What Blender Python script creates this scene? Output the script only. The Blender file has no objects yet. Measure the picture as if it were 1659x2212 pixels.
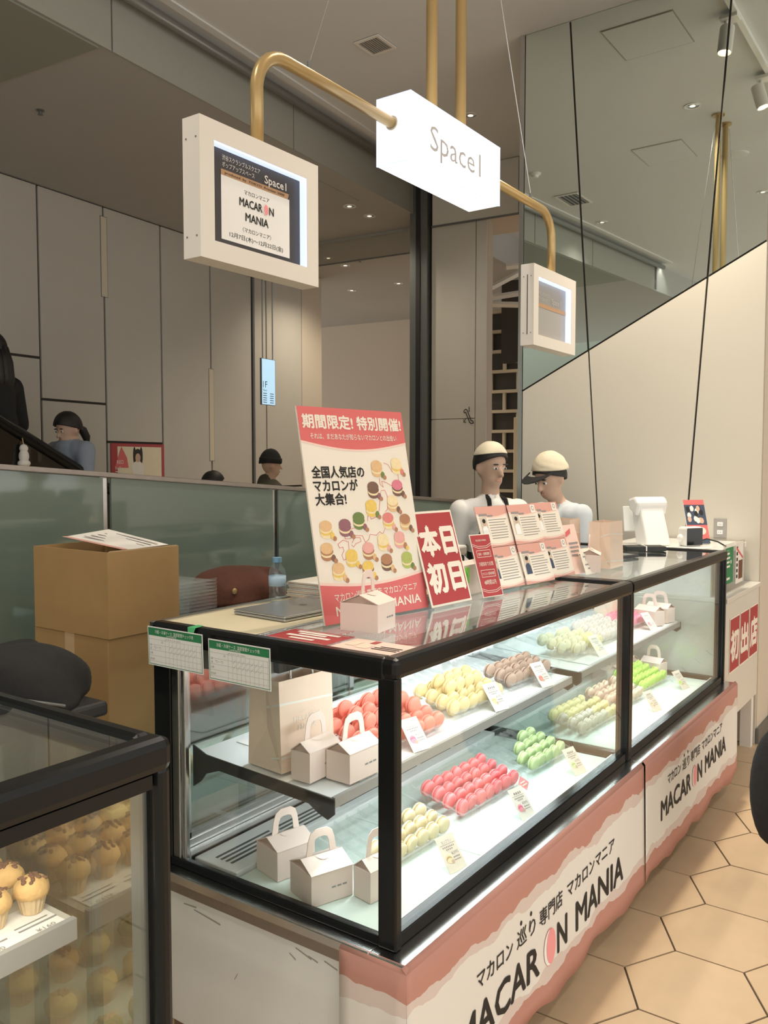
import bpy, bmesh, math, random
from mathutils import Vector, Matrix, Euler
random.seed(7)
R = math.radians
sc = bpy.context.scene
COL = sc.collection
# ---------------------------------------------------------------- camera
cam = bpy.data.cameras.new('camera'); camo = bpy.data.objects.new('camera', cam); COL.objects.link(camo)
cam.sensor_fit = 'HORIZONTAL'; cam.sensor_width = 36.0; cam.lens = 1845 / 1659 * 36
cam.clip_start = 0.05; cam.clip_end = 100
AZ = R(35.135)
camo.location = (0, 0, 1.63); camo.rotation_euler = (R(90 - 3.164), 0, AZ - R(90))
sc.camera = camo
# ---------------------------------------------------------------- world, exposure
wd = bpy.data.worlds.new('world'); sc.world = wd; wd.use_nodes = True
wd.node_tree.nodes['Background'].inputs[0].default_value = (1.0, 0.965, 0.90, 1)
wd.node_tree.nodes['Background'].inputs[1].default_value = 1.65
vs = sc.view_settings
vs.view_transform = 'Standard'; vs.look = 'None'; vs.exposure = 0.0; vs.gamma = 1.0; vs.use_curve_mapping = False
try:
    sc.cycles.transparent_max_bounces = 40; sc.cycles.max_bounces = 10; sc.cycles.diffuse_bounces = 4
    sc.cycles.glossy_bounces = 4; sc.cycles.caustics_reflective = False; sc.cycles.caustics_refractive = False
    sc.cycles.sample_clamp_indirect = 4.0
except Exception: pass
WARM = (1.0, 0.86, 0.66); NEUT = (1.0, 0.93, 0.82); COOL = (0.88, 0.97, 1.0)
P_DOWN = 85.0      # one recessed downlight
P_TRACK = 150.0     # one track spot
P_LED = 3.3         # one LED strip of a display case
FW = (math.cos(AZ), math.sin(AZ)); RT = (math.sin(AZ), -math.cos(AZ))
# hall behind the counter runs five degrees off the counter's own axis
HA = R(5.035); HX = (math.cos(HA), math.sin(HA)); HN = (-math.sin(HA), math.cos(HA)); W0 = (4.061, 6.844)
def W(s, n): return (W0[0] + s * HX[0] + n * HN[0], W0[1] + s * HX[1] + n * HN[1])
CEIL = 4.455; LOWC = 4.087
# ---------------------------------------------------------------- materials
M = {}
def mat(name, col, rough=0.6, metal=0.0, noise=0.0, scale=20.0, emit=None, es=0.0, bump=0.0, spec=0.5, sheen=0.0):
    m = bpy.data.materials.new(name); m.use_nodes = True; M[name] = m
    nt = m.node_tree; b = nt.nodes['Principled BSDF']
    b.inputs['Base Color'].default_value = (*col, 1); b.inputs['Roughness'].default_value = rough
    b.inputs['Metallic'].default_value = metal; b.inputs['Specular IOR Level'].default_value = spec
    if emit: b.inputs['Emission Color'].default_value = (*emit, 1); b.inputs['Emission Strength'].default_value = es
    if noise or bump:
        tc = nt.nodes.new('ShaderNodeTexCoord'); no = nt.nodes.new('ShaderNodeTexNoise')
        no.inputs['Scale'].default_value = scale; no.inputs['Detail'].default_value = 4
        nt.links.new(tc.outputs['Object'], no.inputs['Vector'])
        if noise:
            mx = nt.nodes.new('ShaderNodeMix'); mx.data_type = 'RGBA'
            mx.inputs[6].default_value = (*[c * (1 - noise) for c in col], 1); mx.inputs[7].default_value = (*[min(1, c * (1 + noise)) for c in col], 1)
            nt.links.new(no.outputs['Fac'], mx.inputs[0]); nt.links.new(mx.outputs[2], b.inputs['Base Color'])
        if bump:
            bp = nt.nodes.new('ShaderNodeBump'); bp.inputs['Strength'].default_value = bump; bp.inputs['Distance'].default_value = 0.01
            nt.links.new(no.outputs['Fac'], bp.inputs['Height']); nt.links.new(bp.outputs[0], b.inputs['Normal'])
    return m
def glass(name, tint=(1, 1, 1), base=0.04, gain=0.96, rough=0.0, haze=0.0, hazecol=(1, 1, 1), gcol=(1, 1, 1)):
    """thin clear sheet: straight-through transmission, Schlick reflection, optional milky haze"""
    m = bpy.data.materials.new(name); m.use_nodes = True; M[name] = m
    nt = m.node_tree; nt.nodes.remove(nt.nodes['Principled BSDF']); N = nt.nodes.new; L = nt.links.new
    out = nt.nodes['Material Output']; ge = N('ShaderNodeNewGeometry')
    dt = N('ShaderNodeVectorMath'); dt.operation = 'DOT_PRODUCT'; L(ge.outputs['Incoming'], dt.inputs[0]); L(ge.outputs['Normal'], dt.inputs[1])
    def mth(op, a, b=None):
        n = N('ShaderNodeMath'); n.operation = op
        L(a, n.inputs[0])
        if b is not None: n.inputs[1].default_value = b
        return n.outputs[0]
    x = mth('ABSOLUTE', dt.outputs['Value']); sub = N('ShaderNodeMath'); sub.operation = 'SUBTRACT'; sub.inputs[0].default_value = 1.0; L(x, sub.inputs[1])
    p = mth('POWER', sub.outputs[0], 5.0); p = mth('MULTIPLY', p, gain); p = mth('ADD', p, base)
    tr = N('ShaderNodeBsdfTransparent'); tr.inputs[0].default_value = (*tint, 1)
    gl = N('ShaderNodeBsdfGlossy'); gl.inputs['Roughness'].default_value = rough; gl.inputs[0].default_value = (*gcol, 1)
    body = tr.outputs[0]
    if haze:
        df = N('ShaderNodeBsdfDiffuse'); df.inputs[0].default_value = (*hazecol, 1)
        mh = N('ShaderNodeMixShader'); mh.inputs[0].default_value = haze; L(body, mh.inputs[1]); L(df.outputs[0], mh.inputs[2]); body = mh.outputs[0]
    mx = N('ShaderNodeMixShader'); L(p, mx.inputs[0]); L(body, mx.inputs[1]); L(gl.outputs[0], mx.inputs[2]); L(mx.outputs[0], out.inputs[0])
    return m
def emis(name, col, s):
    m = bpy.data.materials.new(name); m.use_nodes = True; M[name] = m
    nt = m.node_tree; b = nt.nodes['Principled BSDF']; b.inputs['Base Color'].default_value = (*col, 1)
    b.inputs['Emission Color'].default_value = (*col, 1); b.inputs['Emission Strength'].default_value = s; b.inputs['Roughness'].default_value = .5
    return m
# ---------------------------------------------------------------- mesh helpers
LOC = {}
class MB:
    def __init__(s): s.v = []; s.f = []; s.m = []
    def add(s, vs, fs, mi=0):
        o = len(s.v); s.v += [tuple(v) for v in vs]; s.f += [tuple(i + o for i in f) for f in fs]; s.m += [mi] * len(fs); return s
    def box(s, x0, x1, y0, y1, z0, z1, mi=0):
        return s.add([(x0,y0,z0),(x1,y0,z0),(x1,y1,z0),(x0,y1,z0),(x0,y0,z1),(x1,y0,z1),(x1,y1,z1),(x0,y1,z1)],
                     [(0,3,2,1),(4,5,6,7),(0,1,5,4),(1,2,6,5),(2,3,7,6),(3,0,4,7)], mi)
    def prism(s, poly, z0, z1, mi=0):
        a = sum(poly[i][0]*poly[(i+1)%len(poly)][1]-poly[(i+1)%len(poly)][0]*poly[i][1] for i in range(len(poly)))
        if a < 0: poly = poly[::-1]
        n = len(poly)
        return s.add([(x,y,z0) for x,y in poly]+[(x,y,z1) for x,y in poly],
                     [tuple(range(n))[::-1], tuple(range(n,2*n))]+[(i,(i+1)%n,n+(i+1)%n,n+i) for i in range(n)], mi)
    def hbox(s, s0, s1, n0, n1, z0, z1, mi=0): return s.prism([W(s0,n0),W(s1,n0),W(s1,n1),W(s0,n1)], z0, z1, mi)
    def ext(s, poly, fn, d0, d1, mi=0):
        """poly in 2-D, fn(u,v,d)->xyz, extruded between d0 and d1"""
        n = len(poly)
        return s.add([fn(u,v,d0) for u,v in poly]+[fn(u,v,d1) for u,v in poly],
                     [tuple(range(n))[::-1], tuple(range(n,2*n))]+[(i,(i+1)%n,n+(i+1)%n,n+i) for i in range(n)], mi)
    def tube(s, path, r, n=10, mi=0, cap=True):
        P = [Vector(p) for p in path]; vs = []; fs = []; up = None
        for i, p in enumerate(P):
            d = (P[min(i+1,len(P)-1)] - P[max(i-1,0)]).normalized()
            if up is None: up = Vector((0,0,1)) if abs(d.z) < .9 else Vector((1,0,0))
            a = d.cross(up).normalized(); b = a.cross(d).normalized(); up = b
            rr = r[i] if isinstance(r,(list,tuple)) else r
            vs += [tuple(p + a*math.cos(2*math.pi*k/n)*rr + b*math.sin(2*math.pi*k/n)*rr) for k in range(n)]
        for i in range(len(P)-1):
            for k in range(n): fs.append((i*n+k, i*n+(k+1)%n, (i+1)*n+(k+1)%n, (i+1)*n+k))
        if cap: fs += [tuple(range(n))[::-1], tuple(range((len(P)-1)*n, len(P)*n))]
        return s.add(vs, fs, mi)
    def lathe(s, prof, n=24, c=(0,0,0), mi=0, wob=None):
        vs = []; fs = []
        for i,(r,z) in enumerate(prof):
            for k in range(n):
                a = 2*math.pi*k/n; q = r*(wob(i,k) if wob else 1)
                vs.append((c[0]+q*math.cos(a), c[1]+q*math.sin(a), c[2]+z))
        for i in range(len(prof)-1):
            for k in range(n): fs.append((i*n+k, i*n+(k+1)%n, (i+1)*n+(k+1)%n, (i+1)*n+k))
        if prof[0][0] > 1e-6: fs.append(tuple(range(n))[::-1])
        if prof[-1][0] > 1e-6: fs.append(tuple(range((len(prof)-1)*n, len(prof)*n)))
        return s.add(vs, fs, mi)
    def ell(s, c, r, n=16, m=10, mi=0, rot=None):
        o = len(s.v)
        s.lathe([(math.sin(math.pi*i/m), -math.cos(math.pi*i/m)) for i in range(m+1)], n, mi=mi)
        for k in range(o, len(s.v)):
            v = Vector((s.v[k][0]*r[0], s.v[k][1]*r[1], s.v[k][2]*r[2]))
            if rot: v = rot @ v
            s.v[k] = (v.x+c[0], v.y+c[1], v.z+c[2])
        return s
    # flat print in a board's own xy plane
    def rect(s, x, y, w, h, z, mi=0): return s.add([(x,y,z),(x+w,y,z),(x+w,y+h,z),(x,y+h,z)], [(0,1,2,3)], mi)
    def disc(s, x, y, rx, ry, z, mi=0, n=14, a0=0, a1=360):
        st = [(x+rx*math.cos(R(a0+(a1-a0)*k/n)), y+ry*math.sin(R(a0+(a1-a0)*k/n)), z) for k in range(n if a1-a0 >= 360 else n+1)]
        return s.add(st, [tuple(range(len(st)))], mi)
    def poly(s, pts, z, mi=0): return s.add([(x,y,z) for x,y in pts], [tuple(range(len(pts)))], mi)
    def stroke(s, pts, w, z, mi=0):
        for a, b in zip(pts, pts[1:]):
            d = Vector((b[0]-a[0], b[1]-a[1])); 
            if d.length < 1e-6: continue
            d.normalize(); n = Vector((-d.y, d.x))*w/2; e = d*w*.3
            s.add([(a[0]+n.x-e.x,a[1]+n.y-e.y,z),(a[0]-n.x-e.x,a[1]-n.y-e.y,z),(b[0]-n.x+e.x,b[1]-n.y+e.y,z),(b[0]+n.x+e.x,b[1]+n.y+e.y,z)], [(0,1,2,3)], mi)
        return s
    def frame(s, x, y, w, h, t, z, mi=0):
        return s.rect(x,y,w,t,z,mi).rect(x,y+h-t,w,t,z,mi).rect(x,y,t,h,z,mi).rect(x+w-t,y,t,h,z,mi)
    def text(s, body, x, y, h, z, mi=0, w=None, bold=0.0, align='L'):
        c = bpy.data.curves.new('t','FONT'); c.body = body; c.size = 1; c.resolution_u = 2
        o = bpy.data.objects.new('t', c); me = o.to_mesh()
        if me and len(me.vertices):
            xs = [v.co.x for v in me.vertices]; a, b = min(xs), max(xs)
            sx = (w/(b-a)) if w else h
            off = x - a*sx if align == 'L' else x - (a+b)/2*sx
            for kk, (dx, dy) in enumerate([(0,0)] if not bold else [(0,0),(bold,0),(-bold,0),(0,bold),(0,-bold)]):
                s.add([(off+v.co.x*sx+dx*h, y+v.co.y*h+dy*h, z+kk*.00007) for v in me.vertices], [tuple(p.vertices) for p in me.polygons], mi)
        o.to_mesh_clear(); bpy.data.objects.remove(o); bpy.data.curves.remove(c)
        return s
    def xf(s, mtx, start=0):
        for k in range(start, len(s.v)): s.v[k] = tuple(mtx @ Vector(s.v[k]))
        return s
    def mesh(s, name, mats, off=(0,0,0), smooth=False):
        me = bpy.data.meshes.new(name)
        me.from_pydata([(x-off[0],y-off[1],z-off[2]) for x,y,z in s.v], [], s.f)
        for q in (mats if isinstance(mats,(list,tuple)) else [mats]): me.materials.append(M[q] if isinstance(q,str) else q)
        me.polygons.foreach_set('material_index', s.m)
        if smooth: me.polygons.foreach_set('use_smooth', [True]*len(s.f))
        me.update(); return me
    def build(s, name, mats, parent=None, smooth=False, bevel=0.0, label=None, auto=None):
        off = LOC.get(parent.name, (0,0,0)) if parent else (0,0,0)
        me = s.mesh(name, mats, off, smooth)
        if smooth and auto: me.set_sharp_from_angle(angle=R(auto))
        o = bpy.data.objects.new(name, me); COL.objects.link(o)
        if parent: o.parent = parent; LOC[o.name] = off
        if bevel:
            b = o.modifiers.new('bevel','BEVEL'); b.width = bevel; b.segments = 2; b.limit_method = 'ANGLE'; b.angle_limit = R(40)
        if label: o['label'] = label
        return o
def tag(o, label=None, cat=None, group=None, kind=None):
    if label: o['label'] = label
    if cat: o['category'] = cat
    if group: o['group'] = group
    if kind: o['kind'] = kind
    return o
def thing(name, label, cat, loc=(0,0,0), group=None, rot=None):
    o = bpy.data.objects.new(name, None); COL.objects.link(o); o.location = loc; o.empty_display_size = .05
    tag(o, label, cat, group)
    if rot is not None: o.rotation_euler = rot.to_euler() if isinstance(rot, Matrix) else rot; LOC[o.name] = (0,0,0)
    else: LOC[o.name] = tuple(loc)
    return o
def kids(o): return [c for c in COL.objects if c.parent == o]
def copy_tree(src, loc=None, rot=None, label=None, group=None, ch=None):
    c = src.copy(); COL.objects.link(c)
    if loc is not None: c.location = loc
    if rot is not None: c.rotation_euler = rot
    if label: c['label'] = label
    if group: c['group'] = group
    for k in (ch if ch is not None else kids(src)):
        d = k.copy(); COL.objects.link(d); d.parent = c
        for g in ([] if ch is not None else kids(k)):
            e = g.copy(); COL.objects.link(e); e.parent = d
    return c
def board_rot(nx, ny, lean):
    """board facing (nx,ny), leaning back by lean degrees; local x right, y up, z outward"""
    l = math.hypot(nx, ny); n = Vector((nx/l, ny/l, 0)); z = Vector((0,0,1)); t = R(lean)
    ey = z*math.cos(t) - n*math.sin(t); ez = n*math.cos(t) + z*math.sin(t); ex = ey.cross(ez)
    return Matrix((ex, ey, ez)).transposed()
def clip(poly, a, b, c):
    """keep a*x+b*y<=c"""
    out = []
    for i in range(len(poly)):
        p, q = poly[i], poly[(i+1) % len(poly)]; dp = a*p[0]+b*p[1]-c; dq = a*q[0]+b*q[1]-c
        if dp <= 0: out.append(p)
        if dp*dq < 0: t = dp/(dp-dq); out.append((p[0]+(q[0]-p[0])*t, p[1]+(q[1]-p[1])*t))
    return out
def lamp(name, kind, loc, power, col, aim=None, size=.06, sy=None, cone=120, blend=.8, parent=None):
    l = bpy.data.lights.new(name, kind); l.energy = power; l.color = col
    if kind == 'SPOT': l.spot_size = R(cone); l.spot_blend = blend; l.shadow_soft_size = size
    elif kind == 'AREA':
        l.shape = 'RECTANGLE' if sy else 'DISK'; l.size = size
        if sy: l.size_y = sy
    else: l.shadow_soft_size = size
    o = bpy.data.objects.new(name, l); COL.objects.link(o); o.location = loc
    if aim is not None: o.rotation_euler = (Vector(aim)-Vector(loc)).to_track_quat('-Z','Y').to_euler()
    return o
# ---------------------------------------------------------------- material list
mat('grout', (.10,.075,.05), .9); mat('tile', (.62,.46,.30), .38, noise=.10, scale=9, bump=.02)
mat('ceiling_paint', (.72,.74,.75), .9, noise=.02, scale=3); mat('low_ceiling', (.44,.44,.43), .9, noise=.02, scale=3); mat('dark_ceiling', (.30,.32,.28), .7)
mat('bulkhead_panel', (.36,.36,.32), .5, noise=.03); mat('wall_panel', (.56,.54,.49), .55, noise=.03, scale=6); mat('joint', (.05,.045,.04), .8)
mat('beige_wall', (.62,.55,.46), .8); mat('white_panel', (.66,.63,.56), .5, noise=.015, scale=2); mat('recess', (.68,.62,.49), .5)
mat('pipe_grey', (.30,.30,.29), .35, .6); mat('steel_grey', (.22,.23,.23), .4, .7); mat('steel', (.62,.62,.62), .22, 1.0, noise=.06, scale=40); mat('steel_dull', (.34,.30,.27), .4, .9, noise=.12, scale=25)
mat('brass', (.50,.355,.16), .32, .45); mat('sign_letter', (.42,.42,.44), .6); mat('black_gloss', (.008,.009,.010), .22, spec=.28); mat('black_soft', (.018,.018,.018), .6); mat('rubber', (.03,.03,.03), .8)
mat('white_paint', (.84,.82,.78), .45, noise=.02, scale=8); mat('scuffed_white', (.84,.85,.84), .45, noise=.05, scale=6); mat('white_gloss', (.86,.86,.84), .2)
mat('cream_board', (.80,.72,.52), .4, noise=.03); mat('grey_metal', (.42,.41,.40), .45, .3); mat('deck', (.66,.77,.71), .5); mat('white_plastic', (.86,.88,.88), .35)
mat('slot', (.10,.11,.12), .7); mat('brown_plinth', (.22,.15,.09), .7); mat('marble', (.78,.76,.70), .18, noise=.06, scale=3)
mat('cardboard', (.42,.26,.11), .85, noise=.07, scale=14); mat('cardboard_in', (.56,.40,.23), .9); mat('kraft', (.86,.68,.55), .7, noise=.03, scale=30); mat('pink_card', (.86,.71,.64), .65); mat('pink_card_shade', (.60,.45,.38), .8)
mat('paper', (.85,.82,.76), .75); mat('paper_white', (.88,.88,.86), .7); mat('ink', (.015,.013,.012), .7); mat('ink_grey', (.30,.28,.27), .7); mat('poster_red', (.70,.15,.15), .55); mat('deep_red', (.42,.045,.05), .5)
mat('poster_cream', (.86,.80,.70), .6); mat('pale_pink', (.90,.66,.58), .6); mat('green_print', (.03,.23,.09), .6); mat('line_green', (.10,.35,.16), .6); mat('skin_tone', (.62,.42,.31), .6); mat('hair', (.012,.010,.010), .55)
mat('dusty_pink', (.72,.38,.32), .75); mat('fabric_white', (.82,.80,.77), .85, noise=.02, scale=60, bump=.05); mat('fabric_black', (.012,.012,.013), .9, noise=.3, scale=30, bump=.3); mat('fabric_blue', (.28,.33,.42), .9, noise=.1); mat('fabric_camo', (.07,.065,.045), .9, noise=.6, scale=12)
mat('fabric_cream', (.76,.68,.52), .85, noise=.04, scale=30, bump=.2); mat('fabric_brown', (.10,.035,.02), .9, noise=.3, scale=20, bump=.4); mat('denim', (.06,.08,.13), .9); mat('shoe', (.02,.02,.02), .5); mat('pale_blue_cloth', (.62,.68,.74), .85)
mat('aluminium', (.62,.63,.65), .3, .9); mat('screen_black', (.01,.01,.012), .12); mat('lime_note', (.35,.85,.12), .6); mat('tape_green', (.10,.50,.20), .4); mat('bottle_cap', (.20,.42,.65), .4); mat('bottle_label', (.45,.62,.80), .5); mat('red_label', (.75,.12,.12), .5)
mat('muffin', (.66,.40,.15), .8, noise=.30, scale=40, bump=.5); mat('muffin_cup', (.62,.45,.26), .85); mat('choc', (.16,.07,.035), .7); mat('muffin_pale', (.80,.62,.28), .8, noise=.2, scale=40, bump=.5); mat('muffin_green', (.28,.30,.12), .8, noise=.3, scale=40, bump=.5); mat('wood_shelf', (.60,.56,.48), .5)
glass('clear_glass', (.965,.985,.975), .045, .95); glass('top_glass', (.93,.95,.93), .07, .93); glass('door_glass', (.80,.86,.84), .22, .7, gcol=(.92,.95,.95)); glass('end_mirror_glass', (.80,.82,.78), .20, .6, gcol=(.85,.82,.74))
glass('frosted_glass', (.30,.36,.31), .07, .55, .06, .80, (.205,.268,.222)); glass('barrier_glass', (.80,.80,.76), .05, .7, haze=.25, hazecol=(.52,.48,.42)); glass('clear_plastic', (.995,.998,1.0), .02, .4, .04, .01); glass('plastic_edge', (.985,.995,1.0), .06, .4, .08, .07); glass('acrylic', (.96,.97,.97), .05, .8)
glass('water', (.86,.92,.95), .06, .7, 0, .06, (.7,.8,.85)); glass('balustrade_glass', (.35,.36,.34), .08, .8)
mat('mirror', (.80,.89,.85), .015, 1.0)
emis('sign_glow', (.93,.965,1.0), 1.15); emis('lamp_glow', (1.0,.84,.62), 9.0); emis('led', (.93,.99,1.0), 7.0); emis('sign_led', (.62,.74,1.0), .95); emis('blue_sign', (.36,.55,.70), 1.0); emis('green_digit', (.1,1.0,.3), 2.0); emis('far_lamp', (1,.95,.85), 3.0); emis('dim_led', (.55,.62,.80), .35)
mat('sign_face', (.80,.76,.70), .5); mat('sign_dark', (.055,.05,.055), .4); mat('sign_gold', (.50,.30,.16), .5); mat('macaron_pink', (.88,.34,.36), .6); mat('smoked', (.055,.05,.045), .25); mat('lattice', (.50,.43,.32), .6)
# ---------------------------------------------------------------- floor
def struct(o): return tag(o, kind='structure')
fl = struct(MB().box(-6,14,-6,13,-.12,-.006).build('floor', 'tile'))
hexm = MB().prism([(.213*math.sin(R(60*k)), .213*math.cos(R(60*k))) for k in range(6)], -.02, 0).mesh('tile', 'tile')
gb = MB()
for j in range(-12, 5):
    for i in range(-7, 16):
        cx = 2.652 + i*.3758 + (.1879 if j % 2 else 0); cy = .693 + j*.3255
        f = cx*FW[0]+cy*FW[1]; r = cx*RT[0]+cy*RT[1]
        if f < 1.4 or cy > 1.2 or f > 8.5 or r > .52*f+.9 or r < -.1*f: continue
        gb.prism([(cx+.2175*math.sin(R(60*k)), cy+.2175*math.cos(R(60*k))) for k in range(6)], -.006, -.0045)
        t = bpy.data.objects.new('tile', hexm); COL.objects.link(t); t.location = (cx, cy, random.uniform(-.0006,.0006)); t.parent = fl
gb.build('grout_bed', 'grout', fl)['kind'] = 'stuff'; print('tiles', len(gb.v)//12)
# ---------------------------------------------------------------- ceilings
cl = struct(MB().prism([W(-10,-15),W(9.5,-15),W(9.5,-2.434),W(-10,-2.434)], CEIL, CEIL+.1).build('ceiling', 'ceiling_paint'))
lc = struct(MB().prism([W(-10,-2.434),W(9.5,-2.434),W(9.5,7),W(-10,7)], LOWC, LOWC+.5).build('ceiling', 'low_ceiling'))
MB().hbox(-5,-1.02,-2.42,-.05,LOWC-.012,LOWC).build('panel', 'dark_ceiling', lc)
# bulkhead between the two ceilings, its panels and the pipe under the upper one
bk = struct(MB().hbox(-6,2.9,-2.434,-2.40,LOWC+.012,CEIL).build('wall_bulkhead', 'joint'))
js = [-5.9,-4.0,-2.6,-.94,.88,2.80,2.89]
for a, b in zip(js, js[1:]): MB().hbox(a+.006,b-.006,-2.446,-2.434,LOWC-.004,CEIL-.002).build('panel', 'bulkhead_panel', bk)
tr = struct(MB().tube([(*W(-6,-2.53),CEIL-.055),(*W(2.9,-2.53),CEIL-.055)], .032, 14).build('trim_1', 'pipe_grey', smooth=True))
tr = struct(MB().hbox(-6,2.9,-2.66,-2.60,CEIL-.012,CEIL).build('trim_2', 'ceiling_paint'))
# ---------------------------------------------------------------- left wall of the hall: recessed joints, panels
wl = struct(MB().hbox(-4,4.4,.02,.25,0,LOWC).build('wall_left', 'joint'))
def wp(s0, s1, z0, z1): MB().hbox(s0+.011,s1-.011,0,.03,z0+.011,z1-.011).build('panel', 'wall_panel', wl, bevel=.003)
for s0, s1, cuts in ((-1.6,-.6,(0,2.9,LOWC)),(-.6,.432,(0,2.576,LOWC)),(.432,1.17,(0,2.213,LOWC)),(1.17,1.915,(0,1.85,LOWC)),(1.915,2.668,(0,LOWC)),(2.668,3.385,(0,1.36,LOWC)),(3.415,3.66,(0,1.36,LOWC)),(3.66,4.4,(0,1.36,LOWC))):
    for a, b in zip(cuts, cuts[1:]): wp(s0, s1, a, b)
for s0, z0, z1 in ((1.17,3.235,3.985),(2.668,1.677,2.69)):
    o = MB().hbox(s0-.036,s0+.036,-.004,.012,z0,z1).build('trim_recess', 'recess', wl); MB().hbox(s0-.042,s0+.042,-.002,.012,z0-.006,z1+.006).build('trim_rim', 'steel_grey', wl)
jm = struct(MB().hbox(3.385,3.415,-.02,.03,0,LOWC).build('trim_3', 'steel_grey'))
# far wall and the pale pier at the end of the panelled wall
struct(MB().hbox(4.4,4.85,.0,.3,0,LOWC).build('wall_pier', 'beige_wall', bevel=.004))
struct(MB().hbox(8.2,8.4,-2.2,6,0,LOWC).build('wall_far', 'beige_wall'))
br = thing('smoke_barrier', 'frameless glass smoke barrier hanging across the low hall ceiling', 'glass barrier', (*W(3.3,-1),LOWC-.26))
MB().hbox(3.3,3.312,-2.40,-1.02,LOWC-.25,LOWC).build('pane', 'barrier_glass', br); MB().hbox(3.3,3.312,-1.01,-.02,LOWC-.25,LOWC).build('pane', 'barrier_glass', br)
MB().hbox(3.295,3.317,-2.40,-.02,LOWC-.262,LOWC-.248).build('edge_strip', 'steel_grey', br); MB().hbox(3.28,3.335,-2.40,-.02,LOWC-.03,LOWC).build('channel', 'bulkhead_panel', br)
struct(MB().hbox(-12,-11.8,-5.2,7,0,CEIL).build('wall_unseen_backdrop', 'dark_ceiling'))  # unseen dark wall, added to close off the bright world in the mirror
# ---------------------------------------------------------------- back wall with pier, jamb and lintel
bw = struct(MB().hbox(2.93,3.06,-3.2,-2.62,0,CEIL).build('wall_back', 'beige_wall'))
MB().hbox(2.91,2.94,-3.085,-2.62,0,2.07).build('panel', 'white_panel', bw, bevel=.003); MB().hbox(2.91,2.94,-3.085,-2.62,2.078,3.935).build('panel', 'white_panel', bw, bevel=.003)
MB().hbox(2.91,2.94,-3.2,-3.093,0,3.935).build('panel', 'white_panel', bw, bevel=.003)
lt = struct(MB().hbox(2.90,3.5,-5.2,-2.63,3.945,CEIL).build('wall_lintel', 'beige_wall'))
for a, b in ((-2.64,-3.52),(-3.53,-5.2)): MB().hbox(2.885,2.90,b,a,3.945,CEIL-.01).build('panel', 'white_panel', lt)
MB().hbox(2.88,2.9,-5.2,-2.63,3.93,3.945).build('trim_edge', 'steel_grey', lt)
jb = struct(MB().hbox(2.85,3.4,-2.60,-2.41,0,CEIL).build('trim_4', 'steel_grey'))
MB().hbox(2.84,2.85,-2.525,-2.48,0,CEIL).build('groove', 'black_soft', jb)
# escalator pictogram on the pier
ic = thing('pictogram', 'small black escalator pictogram on the pale pier', 'pictogram', (*W(2.905,-3.03),2.10), rot=board_rot(-HX[0],-HX[1],0))
mb = MB(); mb.stroke([(-.05,.055),(-.035,.065),(-.02,.055),(.02,-.045),(.04,-.05),(.045,-.07),(.02,-.075),(.005,-.06),(-.035,.035),(-.05,.03),(-.055,.045),(-.05,.055)], .008, .0015)
mb.stroke([(.0,.085),(.0,.04)], .008, .0015); mb.stroke([(-.055,-.06),(-.03,-.02)], .006, .0015); mb.stroke([(-.055,-.03),(-.055,-.06),(-.03,-.062)], .006, .0015)
mb.build('symbol', 'ink', ic)
# lattice screen with dark glass beyond the passage
la = thing('lattice_screen', 'cream brick-pattern lattice screen before dark glass in the passage', 'screen', (*W(7,-2.2),0))
MB().hbox(7.08,7.2,-4.2,-1.05,0,3.85).build('backing', 'smoked', la)
for i in range(0, 14): MB().hbox(6.98,7.06,-4.2,-1.05,.10+i*.288-.022,.10+i*.288+.022).build('bar', 'lattice', la)
for i in range(5, 13):
    for k in range(5):
        n = -1.30 - k*.42 - (.21 if i % 2 else 0)
        MB().hbox(6.99,7.05,n-.018,n+.018,.12+i*.288,.12+(i+1)*.288-.04).build('upright', 'lattice', la)
# white triangular frame hung under the passage ceiling
tf = thing('ceiling_frame', 'white triangular steel frame hung under the passage ceiling', 'frame', (*W(5,-2.6),3.4))
for a, b in (((-2.0,3.62),(-3.3,3.75)),((-2.0,3.62),(-2.75,4.02)),((-2.55,3.98),(-3.4,4.05)),((-2.0,3.60),(-3.3,3.50))):
    MB().tube([(*W(5,a[0]),a[1]),(*W(5.3,b[0]),b[1])], .035, 4).build('bar', 'white_paint', tf)
struct(MB().hbox(6.2,6.3,-3.6,-2.0,3.0,LOWC+.3).build('wall_shopfront', 'smoked'))
# cream carton-like totem with lettering in the passage
to = thing('sign_totem', 'cream sign block with black lettering in the passage', 'sign', (*W(5.5,-2.75),0), rot=(0,0,HA))
MB().box(-.1,.1,-.25,.25,0,2.22).build('body', 'cream_board', to, bevel=.01); MB().box(-.108,-.1,-.28,.08,1.7,2.16).build('plate', 'poster_cream', to)
mb = MB().text('カヌレコ', -.1,.06,.07,0); mb.text('CANE', -.1,-.09,.11,0, bold=.01); mb.xf(Matrix.Translation((-.1095,-.02,2.0)) @ Matrix(((0,0,-1,0),(-1,0,0,0),(0,1,0,0),(0,0,0,1)))); mb.build('lettering', 'ink', to)
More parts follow.
